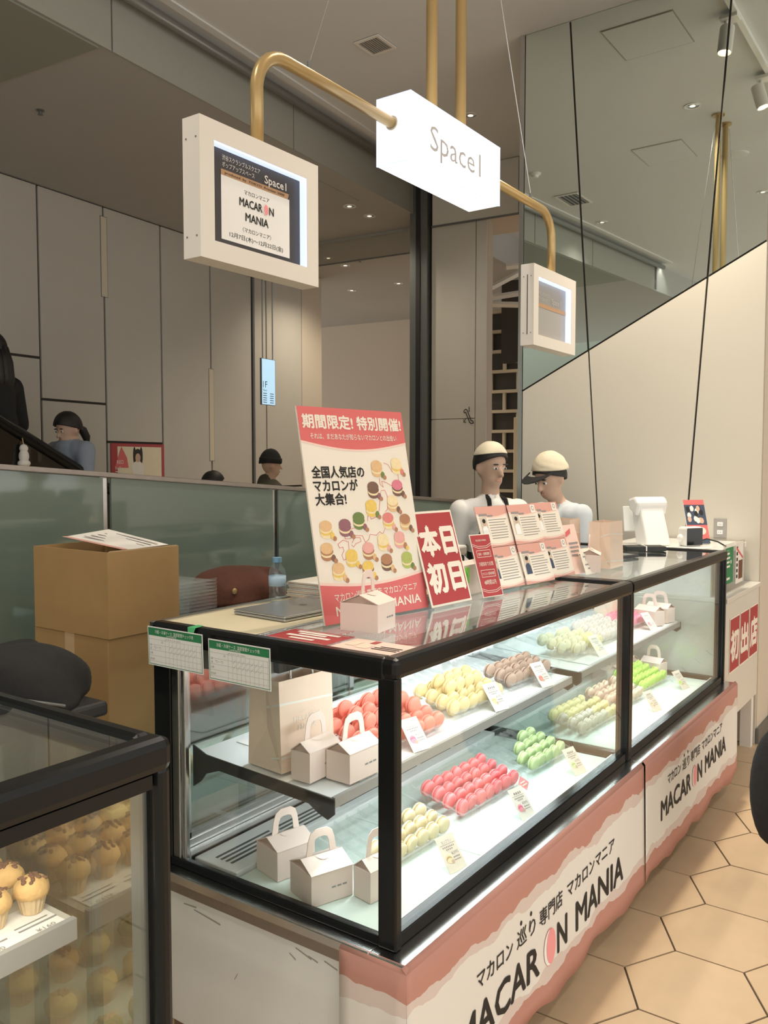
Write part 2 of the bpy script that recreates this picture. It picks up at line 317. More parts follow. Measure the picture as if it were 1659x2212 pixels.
# ---------------------------------------------------------------- end wall: white panels below, mirror above a rising diagonal
we = struct(MB().box(5.285,8.0,1.05,2.585,0,CEIL).build('wall_end', 'beige_wall'))
full = [(2.565,.0),(2.565,CEIL-.004),(1.055,CEIL-.004),(1.055,.0)]
s1 = lambda g: (1, -.0716, 1.937 + g); s2 = lambda g: (1, .0646, 1.553 + g); dg = ((2.902-2.125)/(1.05-2.571))
for up in (0, 1):
    base = [(p[0],p[1]) for p in full]
    k = (-dg, 1, 2.125 - dg*2.571)      # z - dg*Y <= c : below the diagonal
    base = clip(base, k[0], k[1], k[2]-.006) if not up else clip(base, -k[0], -k[1], -k[2]-.006)
    a1, b1, c1 = s1(0); a2, b2, c2 = s2(0)
    for reg in (0,1,2):
        q = base
        if reg == 0: q = clip(q, -a1, -b1, -c1-.006)
        if reg == 1: q = clip(clip(q, a1, b1, c1-.006), -a2, -b2, -c2-.006)
        if reg == 2: q = clip(q, a2, b2, c2-.006)
        if len(q) < 3: continue
        MB().ext(q, lambda u,v,d: (d,u,v), 5.268, 5.284).build('mirror_pane' if up else 'panel', 'mirror' if up else 'white_panel', we, label='grey tinted mirror' if up else None)
MB().box(5.2845,5.2855,1.06,2.57,0.01,CEIL).build('joint_backing', 'joint', we)
MB().box(5.26,5.29,2.568,2.60,0,CEIL).build('trim_edge', 'steel', we)
MB().box(5.6,5.612,1.044,1.05,0,CEIL).build('trim_joint', 'joint', we)
struct(MB().box(10.4,10.6,-9,1.05,0,CEIL).build('wall_aisle', 'beige_wall'))
struct(MB().box(5.27,8.0,1.035,1.05,0,.09).build('baseboard_right', 'steel_grey'))
# ---------------------------------------------------------------- ceiling fittings
def downlight_proto():
    t = thing('downlight', 'x', 'ceiling light', (0,0,0), rot=(0,0,0))
    MB().lathe([(.062,.0),(.062,-.006),(.05,-.006),(.047,.0)], 20).build('ring', 'white_gloss', t, smooth=True, auto=40)
    MB().lathe([(.047,0.004),(.036,.05)][::-1]+[(.047,-.004)], 20).build('reflector', 'aluminium', t, smooth=True)
    MB().lathe([(.0,.0),(.022,.0),(.022,.004),(0,.004)], 16, (0,0,-.004)).build('lamp', 'lamp_glow', t)
    return t
dl = downlight_proto(); first = [True]
def downlight(x, y, z, label, group, p=1.0, col=NEUT, cone=130):
    if first[0]: o = dl; o.location = (x,y,z); o['label'] = label; o['group'] = group; first[0] = False
    else: o = copy_tree(dl, (x,y,z), None, label, group)
    lamp('downlight_beam', 'SPOT', (x,y,z-.03), P_DOWN*p, col, (x,y,0), .05, cone=cone, blend=1.0)
for x, y, p, lab in ((3.5,1.98,1.3,'round downlight reflected high in the mirror above the brass rods'),(6.19,3.5,.5,'round downlight in the high ceiling just right of the glowing box sign'),(.79,3.75,.35,'downlight reflected in the mirror below the slatted vent'),(-1.82,3.87,.5,'small downlight reflected low in the mirror'),
    (.9,1.98,.8,0),(-1.6,1.9,.8,0),(2.2,-.9,.5,0),(4.4,-.9,.5,0),(.2,-.9,.7,0),(6.6,-.9,.8,0),(-1.6,-2.8,1.0,0),(1.5,-2.8,1.0,0),(4.4,-2.8,1.0,0)):  # this row: unseen downlights added to raise the hall's brightness
    downlight(x, y, CEIL-.001, lab or 'recessed downlight added out of view in the high ceiling to brighten the hall', 'downlights in the high ceiling', p)
for s_, n_, p in ((2.344,-2.03,.6),(2.711,-2.03,.4),(3.94,-.72,.8),(4.36,-.69,.6),(5.68,.05,1.0),(5.6,-.75,.7),(6.6,-2.6,.5)):
    downlight(*W(s_,n_), LOWC-.001, 'small recessed downlight in the low hall ceiling beyond the hanging sign', 'downlights in the low hall ceiling', p, WARM)
# air vents
def vent(x, y, z, lx, ly, n, label, rz=0):
    t = thing('air_vent', label, 'vent', (x,y,z), rot=(0,0,rz))
    MB().box(-lx/2,lx/2,-ly/2,ly/2,-.004,-.001).build('backing', 'slot', t)
    mb = MB(); w = .022
    mb.box(-lx/2,lx/2,-ly/2,-ly/2+w,-.012,0).box(-lx/2,lx/2,ly/2-w,ly/2,-.012,0).box(-lx/2,-lx/2+w,-ly/2+w,ly/2-w,-.012,0).box(lx/2-w,lx/2,-ly/2+w,ly/2-w,-.012,0); mb.build('frame', 'white_paint', t)
    for k in range(n):
        y0 = -ly/2+w+(ly-2*w)*(k+.5)/n
        MB().box(-lx/2+w,lx/2-w,y0-.005,y0+.004,-.012,-.006).build('slat', 'grey_metal', t)
vent(4.8,3.45,CEIL,.22,.20,9,'square slatted air vent in the ceiling above the brass hook')
vent(1.8,3.68,CEIL,.42,.26,5,'long slatted air vent seen reflected in the mirror wall')
def plate(name, x0,x1,y0,y1, label):
    t = thing(name, label, 'access panel', ((x0+x1)/2,(y0+y1)/2,CEIL-.01))
    MB().box(x0,x1,y0,y1,CEIL-.004,CEIL).build('rim', 'bulkhead_panel', t); MB().box(x0+.008,x1-.008,y0+.008,y1-.008,CEIL-.006,CEIL).build('lid', 'ceiling_paint', t)
plate('ceiling_hatch', 4.54,5.03,1.68,2.15,'ceiling access hatch reflected at the top of the mirror wall')
plate('ceiling_hatch', 2.35,2.85,2.25,2.7,'ceiling access hatch reflected beside the brass rods in the mirror')
t = thing('ceiling_hatch', 'access hatch in the low hall ceiling beside the left framed display', 'access panel', (*W(1.95,-1.75),LOWC-.01))
MB().hbox(1.60,2.25,-2.2,-1.5,LOWC-.003,LOWC).build('rim', 'bulkhead_panel', t); MB().hbox(1.608,2.242,-2.192,-1.508,LOWC-.005,LOWC).build('lid', 'low_ceiling', t)
t = thing('smoke_detector', 'round white smoke detector reflected near the left edge of the mirror', 'smoke detector', (2.77,3.67,CEIL))
MB().lathe([(.055,0),(.055,-.012),(.035,-.022),(.03,-.04),(0,-.044)], 20, (2.77,3.67,CEIL)).build('body', 'white_gloss', t, smooth=True, auto=40)
t = thing('ceiling_speaker', 'flat round speaker grille reflected at the right of the mirror', 'speaker', (2.18,1.96,CEIL))
MB().lathe([(.11,0),(.11,-.008),(.098,-.010),(0,-.010)], 28, (2.18,1.96,CEIL)).build('grille', 'ceiling_paint', t, smooth=True, auto=40)
MB().lathe([(.118,0),(.118,-.006),(.110,-.007)], 28, (2.18,1.96,CEIL)).build('rim', 'white_gloss', t, smooth=True, auto=40)
for s_, n_ in ((-.589,-1.353),(4.2,-1.0)):
    t = thing('sprinkler_head', 'small dark sprinkler head in the low ceiling above the panelled wall' if s_ < 0 else 'small sprinkler head in the low ceiling behind the glass barrier', 'sprinkler', (*W(s_,n_),LOWC))
    MB().lathe([(.028,0),(.028,-.006),(.012,-.010),(.012,-.03),(.02,-.032),(0,-.034)], 14, (*W(s_,n_),LOWC)).build('head', 'steel_grey', t, smooth=True, auto=40)
# track: two spots shown in the mirror, a third added unseen for floor light
t = thing('light_track', 'white lighting track under the ceiling, seen in the mirror', 'track', (4.2,1.36,CEIL))
MB().box(2.6,5.15,1.345,1.38,CEIL-.03,CEIL).build('rail', 'white_gloss', t)
for x, y, aim, lab, lit in ((4.79,1.42,(5.27,1.72,2.35),'white cylinder spot lamp at the mirror top, partly behind a seam',1.0),(3.78,1.42,(3.5,.25,0),'glowing white spot lamp at the right edge of the mirror',1.0),(2.75,1.42,(2.5,.2,0),'white spot lamp added out of view over the near case for floor light',1.0)):
    t = thing('spot_lamp', lab, 'spotlight', (x,y,CEIL-.03)); d = (Vector(aim)-Vector((x,y,CEIL-.2))).normalized()
    d2 = (d*.45+Vector((0,0,-1))*.55).normalized() if x > 4 else d
    c = Vector((x,y,CEIL-.17)); q = d2.to_track_quat('Z','Y').to_matrix()
    mb = MB().lathe([(0,-.09),(.042,-.09),(.045,-.08),(.045,.07),(.04,.075),(.036,.06)], 20); mb.xf(Matrix.Translation(c) @ q.to_4x4()); mb.build('housing', 'white_paint', t, smooth=True, auto=40)
    mb = MB().lathe([(0,.055),(.035,.055),(.035,.06),(0,.06)], 18); mb.xf(Matrix.Translation(c) @ q.to_4x4()); mb.build('lens', 'lamp_glow', t)
    MB().tube([(x,y,CEIL-.03),(x,y,CEIL-.15)], .012).box(x-.05,x+.05,1.345,1.45,CEIL-.05,CEIL-.03).build('stem', 'white_paint', t)
    lamp('spot_beam', 'SPOT', c+d2*.09, P_TRACK*(1.75 if x > 4 else 1.0), WARM, aim, .04, cone=95 if x > 4 else 100, blend=1.0)
# ---------------------------------------------------------------- frosted glass partition behind the counter
pt = thing('glass_partition', 'greenish frosted glass partition with metal top rail behind the counter', 'partition', (3.2,2.9,0))
rz = lambda x: 1.633 - (x-1.721)*.0722
ps = [-.836,.17,1.174,2.178,3.18,4.184,5.19]
for a, b in zip(ps, ps[1:]):
    MB().ext([(a+.02,.1),(b-.02,.1),(b-.02,rz(b)-.022),(a+.02,rz(a)-.022)], lambda u,v,d: (u,d,v), 2.9, 2.912).build('pane', 'frosted_glass', pt)
    MB().ext([(b-.010,.0),(b+.010,.0),(b+.010,rz(b)-.02),(b-.010,rz(b)-.02)], lambda u,v,d: (u,d,v), 2.915,2.935).build('post', 'steel', pt)
MB().ext([(-.9,rz(-.9)-.022),(5.2,rz(5.2)-.022),(5.2,rz(5.2)),(-.9,rz(-.9))], lambda u,v,d: (u,d,v), 2.89, 2.93).build('rail', 'steel_dull', pt, bevel=.004)
# ---------------------------------------------------------------- escalator behind the partition
es = thing('escalator', 'escalator with black handrail rising behind the frosted partition', 'escalator', (*W(-1,-1.2),0))
def ez(s): return 1.633 + (-.276 - s)*.515
pth = [(*W(s,-1.2), ez(s)) for s in (-3.0,-2,-1,-.3,.2)] + [(*W(.5,-1.2),1.22),(*W(.85,-1.2),1.12),(*W(1.1,-1.2),1.02),(*W(1.12,-1.2),.85)]
MB().tube(pth, .042, 10).build('handrail', 'black_gloss', es, smooth=True)
MB().ext([(-3,ez(-3)-.05),(.3,ez(.3)-.05),(1.05,.95),(1.05,.2),(.3,.2),(-3,ez(-3)-.75)], lambda u,v,d: (*W(u,d),v), -1.21, -1.195).build('balustrade', 'balustrade_glass', es)
for k in range(9):
    s0 = -2.7+k*.4; MB().hbox(s0,s0+.4,-1.18,-.25,max(.005,ez(s0+.2)-1.70),max(.05,ez(s0+.2)-1.154)).build('step', 'steel_grey', es)
# poster low on the panelled wall
t = thing('wall_poster', 'red-bordered poster of a figure in a long white coat low on the panelled wall', 'poster', (*W(1.205,-.012),1.20), rot=board_rot(-HN[0],-HN[1],0))
MB().box(0,.71,0,.64,-.006,0).build('sheet', 'deep_red', t); mb = MB().rect(.08,.06,.59,.55,.001,0); mb.build('picture', 'cream_board', t)
mb = MB().poly([(.30,.0),(.29,.30),(.25,.42),(.30,.46),(.38,.46),(.43,.42),(.41,.30),(.42,0)], .002, 0).disc(.345,.50,.035,.045,.002,1).disc(.345,.545,.045,.045,.0015,2).disc(.30,.52,.02,.09,.0014,2).disc(.39,.52,.02,.09,.0014,2); mb.build('figure', ['paper','skin_tone','hair'], t)
mb = MB().poly([(.04,.40),(.13,.61),(.20,.50),(.22,.40)], .0022, 0); mb.build('blot', 'poster_red', t); mb = MB(); mb.text('RED', .07,.44,.05,.003,0).text('hello', .05,.38,.05,.003,0); mb.stroke([(.05,.365),(.13,.35),(.21,.36)], .008, .003); mb.build('lettering', 'paper', t)
# hanging blue sign
t = thing('floor_sign', 'narrow glowing pale blue floor sign hung on two cords', 'sign', (*W(2.15,-1.2),2.2), rot=board_rot(-HN[0],-HN[1],0))
MB().box(-.11,.11,.02,.475,-.02,0).build('body', 'steel_grey', t); MB().rect(-.105,.025,.21,.445,.001).build('face', 'blue_sign', t)
mb = MB().text('1F', -.09,.19,.09,.002,0); mb.text('Floor', -.09,.155,.03,.002,0)
for k in range(5): mb.rect(-.09,.13-k*.022,.06,.007,.002).rect(.02,.13-k*.022,.06,.007,.002)
mb.build('lettering', 'denim', t)
for x in (-.08,.08): MB().tube([(x,.47,-.01),(x,LOWC-2.2,-.01)], .006, 6).build('cord', 'steel_grey', t)
# ---------------------------------------------------------------- hanging brass sign with glowing box
SY = 1.857
hs = thing('hanging_sign', 'white glowing box sign on brass rods with two framed displays on curved arms', 'sign', (3.055,SY,2.2))
MB().box(2.70,3.41,1.78,1.935,2.762,3.012).build('lightbox', 'sign_glow', hs, bevel=.004, label='glowing white box')
for a, b in (((2.70,2.706),(1.779,1.785)),((3.404,3.41),(1.779,1.785)),((2.70,2.706),(1.93,1.936))): MB().box(*a,*b,2.762,3.012).build('edge_strip', 'sign_led', hs)
for z_ in (2.7615,3.0065): MB().box(2.70,3.41,1.779,1.784,z_,z_+.006).build('edge_strip', 'sign_led', hs); MB().box(2.699,2.704,1.785,1.935,z_,z_+.006).build('edge_strip', 'sign_led', hs)
mb = MB().text('Space1', 0, 0, .135, 0, w=.40); mb.xf(Matrix.Translation((2.835,1.7785,2.838)) @ Matrix(((1,0,0,0),(0,0,-1,0),(0,1,0,0),(0,0,0,1)))); mb.build('lettering', 'sign_letter', hs)
for x in (2.97,3.20): MB().tube([(x,SY,3.01),(x,SY,CEIL)], .023, 16).lathe([(.05,0),(.05,-.01),(.024,-.012)], 16, (x,SY,CEIL)).build('rod', 'brass', hs, smooth=True, auto=40)
def arm(sx):
    xe = 2.70 if sx < 0 else 3.41; xv = 1.963 if sx < 0 else 4.13; r = .13; z = 2.906; pth = [(xe,SY,z),(xv-sx*r,SY,z)]
    for k in range(1,9): a = R(90*k/8); pth.append((xv-sx*r+sx*r*math.sin(a),SY,z-r+r*math.cos(a)))
    pth.append((xv,SY,2.60)); MB().tube(pth, .0205, 16).build('arm', 'brass', hs, smooth=True)
    MB().tube([(xe,SY,z),(xe+sx*.012,SY,z)], .027, 16).build('collar', 'white_gloss', hs, smooth=True, auto=40)
    MB().tube([(xv-sx*.25,SY,z+.02),(xv-sx*.25,SY,z+.045)], .006, 8).build('eyelet', 'steel_grey', hs)
    MB().tube([(xv-sx*.25,SY,z+.04),(xv-sx*.88,SY,CEIL)], .0022, 6).build('cable', 'steel', hs)
arm(-1); arm(1)
def disp(x0, lit):
    x1 = x0+.52; z0, z1 = 2.218, 2.612; b = .055; d = MB()
    d.box(x0,x1,1.83,1.90,z0,z0+b).box(x0,x1,1.83,1.90,z1-b,z1).box(x0,x0+b,1.83,1.90,z0+b,z1-b).box(x1-b,x1,1.83,1.90,z0+b,z1-b)
    f = d.build('display_frame', 'sign_face', hs); MB().box(x0+b,x1-b,1.885,1.90,z0+b,z1-b).build('back_panel', 'sign_face' if lit else 'smoked', f)
    MB().box(x0+b,x1-b,1.834,1.884,z1-b-.006,z1-b).box(x1-b-.006,x1-b,1.834,1.884,z0+b,z1-b-.006).build('light_strip', 'sign_led', f)
    for zz in (z0+.06,z1-.06):
        for yy in (1.845,1.885): MB().ell((x0-.0005,yy,zz),(.002,.003,.003),8,6).build('screw', 'steel_grey', f)
    return f, x0+b, z0+b, .41, .284
def signprint(f, x0, z0, lit, yy):
    T = lambda mb: mb.xf(Matrix.Translation((x0,yy,z0)) @ Matrix(((1,0,0,0),(0,0,-1,0),(0,1,0,0),(0,0,0,1))))
    if lit:
        w, h = .402,.28
        T(MB().box(0,w,0,h,-.004,0)).build('sheet', 'sign_dark', f)
        T(MB().rect(.05,.02,.30,.185,.001)).build('white_field', 'paper_white', f)
        T(MB().poly([(.05,.205),(.342,.205),(.348,.222),(.05,.222)], .0012)).build('gold_band', 'sign_gold', f)
        mb = MB(); mb.text('渋谷スクランブルスクエア', .055,.25,.017,.0015,0,w=.16).text('ポップアップスペース', .055,.23,.017,.0015,0,w=.135).text('Space1', .235,.229,.034,.0015,0,bold=.02,w=.10); T(mb).build('lettering', 'sign_face', f)
        mb = MB(); mb.text('マカロンマニア', .20,.172,.016,.002,0,align='C',w=.11).text('MACAR', .125,.135,.034,.002,0,bold=.022,w=.098).text('N', .255,.135,.034,.002,0,bold=.022,w=.02).text('MANIA', .20,.094,.034,.002,0,bold=.022,align='C',w=.10)
        mb.text('〈マカロンマニア〉', .20,.060,.016,.002,0,align='C',w=.125).text('12月7日(木)〜12月22日(金)', .20,.034,.017,.002,0,align='C',w=.235).text('produced  by  TOKYO  Frontier 2000', .065,.210,.010,.0025,0,w=.26); T(mb).build('lettering', 'ink', f)
        T(MB().disc(.238,.147,.0125,.0165,.002,0).disc(.236,.147,.0105,.0155,.0023,1).disc(.2405,.147,.0105,.0155,.0026,0)).build('macaron_mark', ['macaron_pink','paper_white'], f)
    else:
        T(MB().box(0,.40,0,.28,-.004,0)).build('sheet', 'grey_metal', f); T(MB().poly([(0,.15),(.40,.15),(.40,.17),(0,.17)], .001)).build('gold_band', 'sign_gold', f)
        mb = MB(); mb.text('渋谷スクランブルスクエア', .02,.21,.02,.0015,0,w=.17).text('ポップアップスペース', .02,.185,.02,.0015,0,w=.15).text('Space1', .22,.185,.04,.0015,0,w=.11); T(mb).build('lettering', 'sign_face', f)
f, x, z, w, h = disp(1.703, True); signprint(f, x, z, True, 1.856)
MB().box(3.8685,3.8705,1.862,1.866,2.27,2.56).build('slit', 'joint', hs)
f, x, z, w, h = disp(3.87, False); signprint(f, x, z, False, 1.860)
# ---------------------------------------------------------------- refrigerated display cases
DECK = .545; YF, YB = 1.057, 1.845; SHZ = .832   # deck height, front and back planes, shelf front height
def shz(y): return SHZ + (y-1.26)*.045
def display_case(x0, x1, label):
    t = thing('display_case', label, 'display case', ((x0+x1)/2,1.45,0)); w = x1-x0
    MB().box(x0+.0,x1-.004,1.02,1.86,.10,.492).build('body', 'scuffed_white', t, bevel=.004)
    MB().box(x0+.03,x1-.03,1.07,1.82,0,.10).build('plinth', 'brown_plinth', t)
    e = x1 + (.02 if x1 > 4 else .0); LX = .035 if x0 < 2 else 0
    MB().box(x0-LX,e,.998,1.095,.515,.54).box(x0-LX,x0+.055,1.095,1.865,.515,.54).box(e-.05,e,1.095,1.865,.515,.54).box(x0+.055,e-.05,1.80,1.865,.515,.54).build('ledge', 'steel', t, bevel=.003)
    MB().box(x0-LX+.004,e-.002,1.004,1.863,.488,.515).build('skirt', 'steel_dull', t)
    # black frame
    MB().box(x0+.012,x1-.012,1.048,1.085,.54,.572).build('bottom_rail', 'black_gloss', t, bevel=.003)
    for xe in (x0+.0,x1-.02): MB().box(xe,xe+.02,1.085,1.845,.54,.563).build('bottom_rail', 'black_gloss', t, bevel=.003)
    for xe in (x0-.004,x1-.022): MB().box(xe,xe+.026,1.042,1.092,.54,1.16).build('corner_post', 'black_gloss', t, bevel=.005)
    for xe in (x0+.0,x1-.022):
        MB().box(xe,xe+.02,1.785,1.85,.54,1.16).build('rear_post', 'black_gloss', t, bevel=.003)
        MB().box(xe+.004,xe+.03,1.755,1.784,.56,1.15).build('rear_post', 'steel', t, bevel=.003)
        MB().box(xe+.006,xe+.022,1.735,1.75,.56,1.15).build('rear_post', 'steel', t, bevel=.003)
    MB().box(x0-.006,x1+.004,1.038,1.088,1.155,1.205).build('top_rail', 'black_gloss', t, bevel=.014)
    for xe in (x0-.006,x1-.036): MB().box(xe,xe+.04,1.07,1.852,1.147,1.204).build('top_rail', 'black_gloss', t, bevel=.010)
    MB().box(x0+.0,x1,1.845,1.865,1.15,1.203).build('rear_rail', 'steel', t, bevel=.003)
    # glass
    MB().box(x0+.022,x1-.022,YF,YF+.006,.57,1.16).build('front_glass', 'clear_glass', t)
    MB().box(x0+.004,x0+.010,1.09,1.785,.56,1.15).build('end_glass', 'clear_glass', t); MB().box(x1-.010,x1-.004,1.09,1.785,.56,1.15).build('end_glass', 'clear_glass', t)
    MB().box(x0+.034,x1-.036,1.088,1.50,1.188,1.196).build('top_glass', 'top_glass', t)
    MB().box(x0+.034,x1-.036,1.505,1.845,1.185,1.197).build('worktop', 'cream_board' if x0 < 2 else 'top_glass', t, bevel=.002)
    MB().box(x0+.034,x1-.036,1.50,1.505,1.18,1.199).build('divider', 'steel', t)
    MB().box(x0+.036,x1-.036,1.475,1.80,1.085,1.178).build('header', 'grey_metal', t, bevel=.004)
    # interior
    n = 3; pw = (w-.08)/n
    for k in range(n): MB().box(x0+.04+k*pw+.002,x0+.04+(k+1)*pw-.002,1.10,1.575,DECK-.02,DECK).build('deck_panel', 'deck', t, bevel=.002)
    MB().box(x0+.03,x1-.03,1.09,1.80,.50,DECK-.02).build('tub', 'white_plastic', t); MB().box(x0+.035,x1-.035,1.088,1.10,DECK-.02,DECK+.016).build('kick_strip', 'white_plastic', t)
    MB().box(x0+.04,x1-.04,1.58,1.74,DECK-.02,DECK+.012).build('air_return', 'white_plastic', t, bevel=.003)
    k = 0; x = x0+.07
    while x+.22 < x1-.05:
        MB_s = MB()
        for j in range(4): MB_s.box(x,x+.21,1.625+j*.019,1.633+j*.019,DECK+.0125,DECK+.0135)
        MB_s.build('slot_group', 'slot', t); x += .235
    MB().box(x0+.03,x1-.03,1.745,1.80,DECK-.02,DECK+.03).box(x0+.03,x1-.03,1.76,1.80,DECK+.03,DECK+.055).build('door_track', 'steel', t, bevel=.002)
    xm = (x0+x1)/2
    for a, b, y in ((x0+.03,xm+.03,1.768),(xm-.03,x1-.03,1.79)):
        d = MB().box(a+.02,b-.02,y,y+.005,DECK+.06,1.13).build('sliding_door', 'door_glass', t)
        MB().box(a,a+.022,y-.004,y+.010,DECK+.05,1.15).box(b-.022,b,y-.004,y+.010,DECK+.05,1.15).box(a,b,y-.004,y+.010,1.13,1.15).box(a,b,y-.004,y+.010,DECK+.05,DECK+.07).build('door_frame', 'steel', d)
    # shelf, gently pitched to the front
    sx0, sx1 = x0+.045, x1-.045
    P = lambda y0,y1,dz0,dz1: [(y0,shz(y0)+dz0),(y1,shz(y1)+dz0),(y1,shz(y1)+dz1),(y0,shz(y0)+dz1)]
    sh = MB().ext(P(1.26,1.735,-.012,-.002), lambda u,v,d: (d,u,v), sx0, sx1).build('shelf', 'white_plastic', t)
    MB().ext(P(1.252,1.262,-.026,.0), lambda u,v,d: (d,u,v), sx0, sx1).build('shelf_edge', 'grey_metal', sh)
    MB().ext(P(1.268,1.70,-.0015,.001), lambda u,v,d: (d,u,v), sx0+.12, sx1-.01).build('shelf_paper', 'paper_white', sh)
    for xb in (sx0-.006, sx1+.002):
        MB().ext([(1.74,.87),(1.74,.755),(1.71,.775),(1.69,.80),(1.64,.818),(1.33,.802),(1.30,.785),(1.27,.775),(1.25,.792),(1.25,.828),(1.69,.852)], lambda u,v,d: (d,u,v), xb, xb+.004).build('shelf_bracket', 'black_soft', sh)
    # LED tubes: under the front top rail and under the shelf lip
    MB().tube([(x0+.06,1.105,1.15),(x1-.06,1.105,1.15)], .008, 8).build('light_tube', 'led', t); MB().tube([(x0+.08,1.285,SHZ-.030),(x1-.08,1.285,SHZ-.030)], .006, 8).build('light_tube', 'led', t)
    lamp('case_light', 'AREA', (xm,1.12,1.138), P_LED*1.15, COOL, (xm,1.50,.62), w-.16, .02)
    lamp('case_light', 'AREA', (xm,1.555,1.072), P_LED*1.0, COOL, (xm,1.47,.6), w-.2, .02); MB().tube([(x0+.08,1.555,1.079),(x1-.08,1.555,1.079)], .006, 8).build('light_tube', 'led', t)  # header strip, added out of sight to brighten the bag and shelf back
    lamp('case_light', 'AREA', (xm,1.295,SHZ-.045), P_LED*.8, COOL, (xm,1.33,.4), w-.2, .02)
    return t
c1 = display_case(1.53, 3.06, 'near black-framed glass macaron case with white body, banner and shelf')
c2 = display_case(3.06, 4.455, 'far black-framed glass macaron case ending at the marble counter')
mb = MB()
for y_, z_, l_, a_ in ((1.34,.455,.05,-.012),(1.30,.448,.03,-.006),(1.70,.44,.10,-.01),(1.74,.445,.05,.004),(1.36,.435,.02,-.01),(1.25,.452,.04,-.008),(1.55,.30,.012,.02),(1.33,.27,.006,-.03)):
    mb.add([(1.5292,y_,z_),(1.5292,y_-l_,z_+a_),(1.5292,y_-l_,z_+a_-.004),(1.5292,y_,z_-.003)], [(0,1,2,3)])
o = mb.build('scuff_marks', 'grey_metal', c1); o['kind'] = 'stuff'
# temperature readout on the near case
t = MB().box(1.60,1.715,1.452,1.474,1.098,1.138).build('temperature_display', 'black_gloss', c1, bevel=.005, label='black temperature readout with green digit')
mb = MB().text('5', 0,0,.02,0); mb.text('℃', .016,0,.010,0); mb.xf(Matrix.Translation((1.672,1.4505,1.108)) @ Matrix(((1,0,0,0),(0,0,-1,0),(0,1,0,0),(0,0,0,1)))); mb.build('digits', 'green_digit', t)
MB().ext([(1.30,.79),(1.36,.792),(1.36,.81),(1.29,.808)], lambda u,v,d: (d,u,v), 1.566, 1.568).build('tape', 'clear_plastic', c1)
# ---------------------------------------------------------------- cloth banners over the case fronts
def banner_mat(name, ztop, zbot):
    m = mat(name, (.70,.68,.65), .85); nt = m.node_tree; b = nt.nodes['Principled BSDF']; N = nt.nodes.new; L = nt.links.new
    tc = N('ShaderNodeTexCoord'); sp = N('ShaderNodeSeparateXYZ'); L(tc.outputs['Object'], sp.inputs[0])
    def band(level, sign, sc_, amp):
        no = N('ShaderNodeTexNoise'); no.inputs['Scale'].default_value = sc_; no.inputs['Detail'].default_value = 3; mp = N('ShaderNodeMapping'); mp.inputs['Scale'].default_value = (1,1,.15); mp.inputs['Location'].default_value = (level,sc_,0)
        L(tc.outputs['Object'], mp.inputs[0]); L(mp.outputs[0], no.inputs['Vector'])
        a = N('ShaderNodeMath'); a.operation = 'MULTIPLY_ADD'; L(no.outputs['Fac'], a.inputs[0]); a.inputs[1].default_value = amp; L(sp.outputs[2], a.inputs[2])
        g = N('ShaderNodeMath'); g.operation = 'GREATER_THAN' if sign > 0 else 'LESS_THAN'; L(a.outputs[0], g.inputs[0]); g.inputs[1].default_value = level + amp*.5; return g.outputs[0]
    def mixc(f, a, col):
        mx = N('ShaderNodeMix'); mx.data_type = 'RGBA'; L(f, mx.inputs[0]); mx.inputs[7].default_value = (*col,1)
        if isinstance(a, tuple): mx.inputs[6].default_value = (*a,1)
        else: L(a, mx.inputs[6])
        return mx.outputs[2]
    c = mixc(band(ztop-.105, 1, 6, .10), (.78,.76,.72), (.68,.58,.54)); c = mixc(band(zbot+.105, -1, 6, .10), c, (.68,.58,.54))
    c = mixc(band(ztop-.075, 1, 7, .10), c, (.52,.26,.21)); c = mixc(band(zbot+.075, -1, 7, .10), c, (.52,.26,.21)); L(c, b.inputs['Base Color'])
banner_mat('banner_print', .53, .085)
def bw(x): return .004*math.sin(x*9)+.003*math.sin(x*23+1)
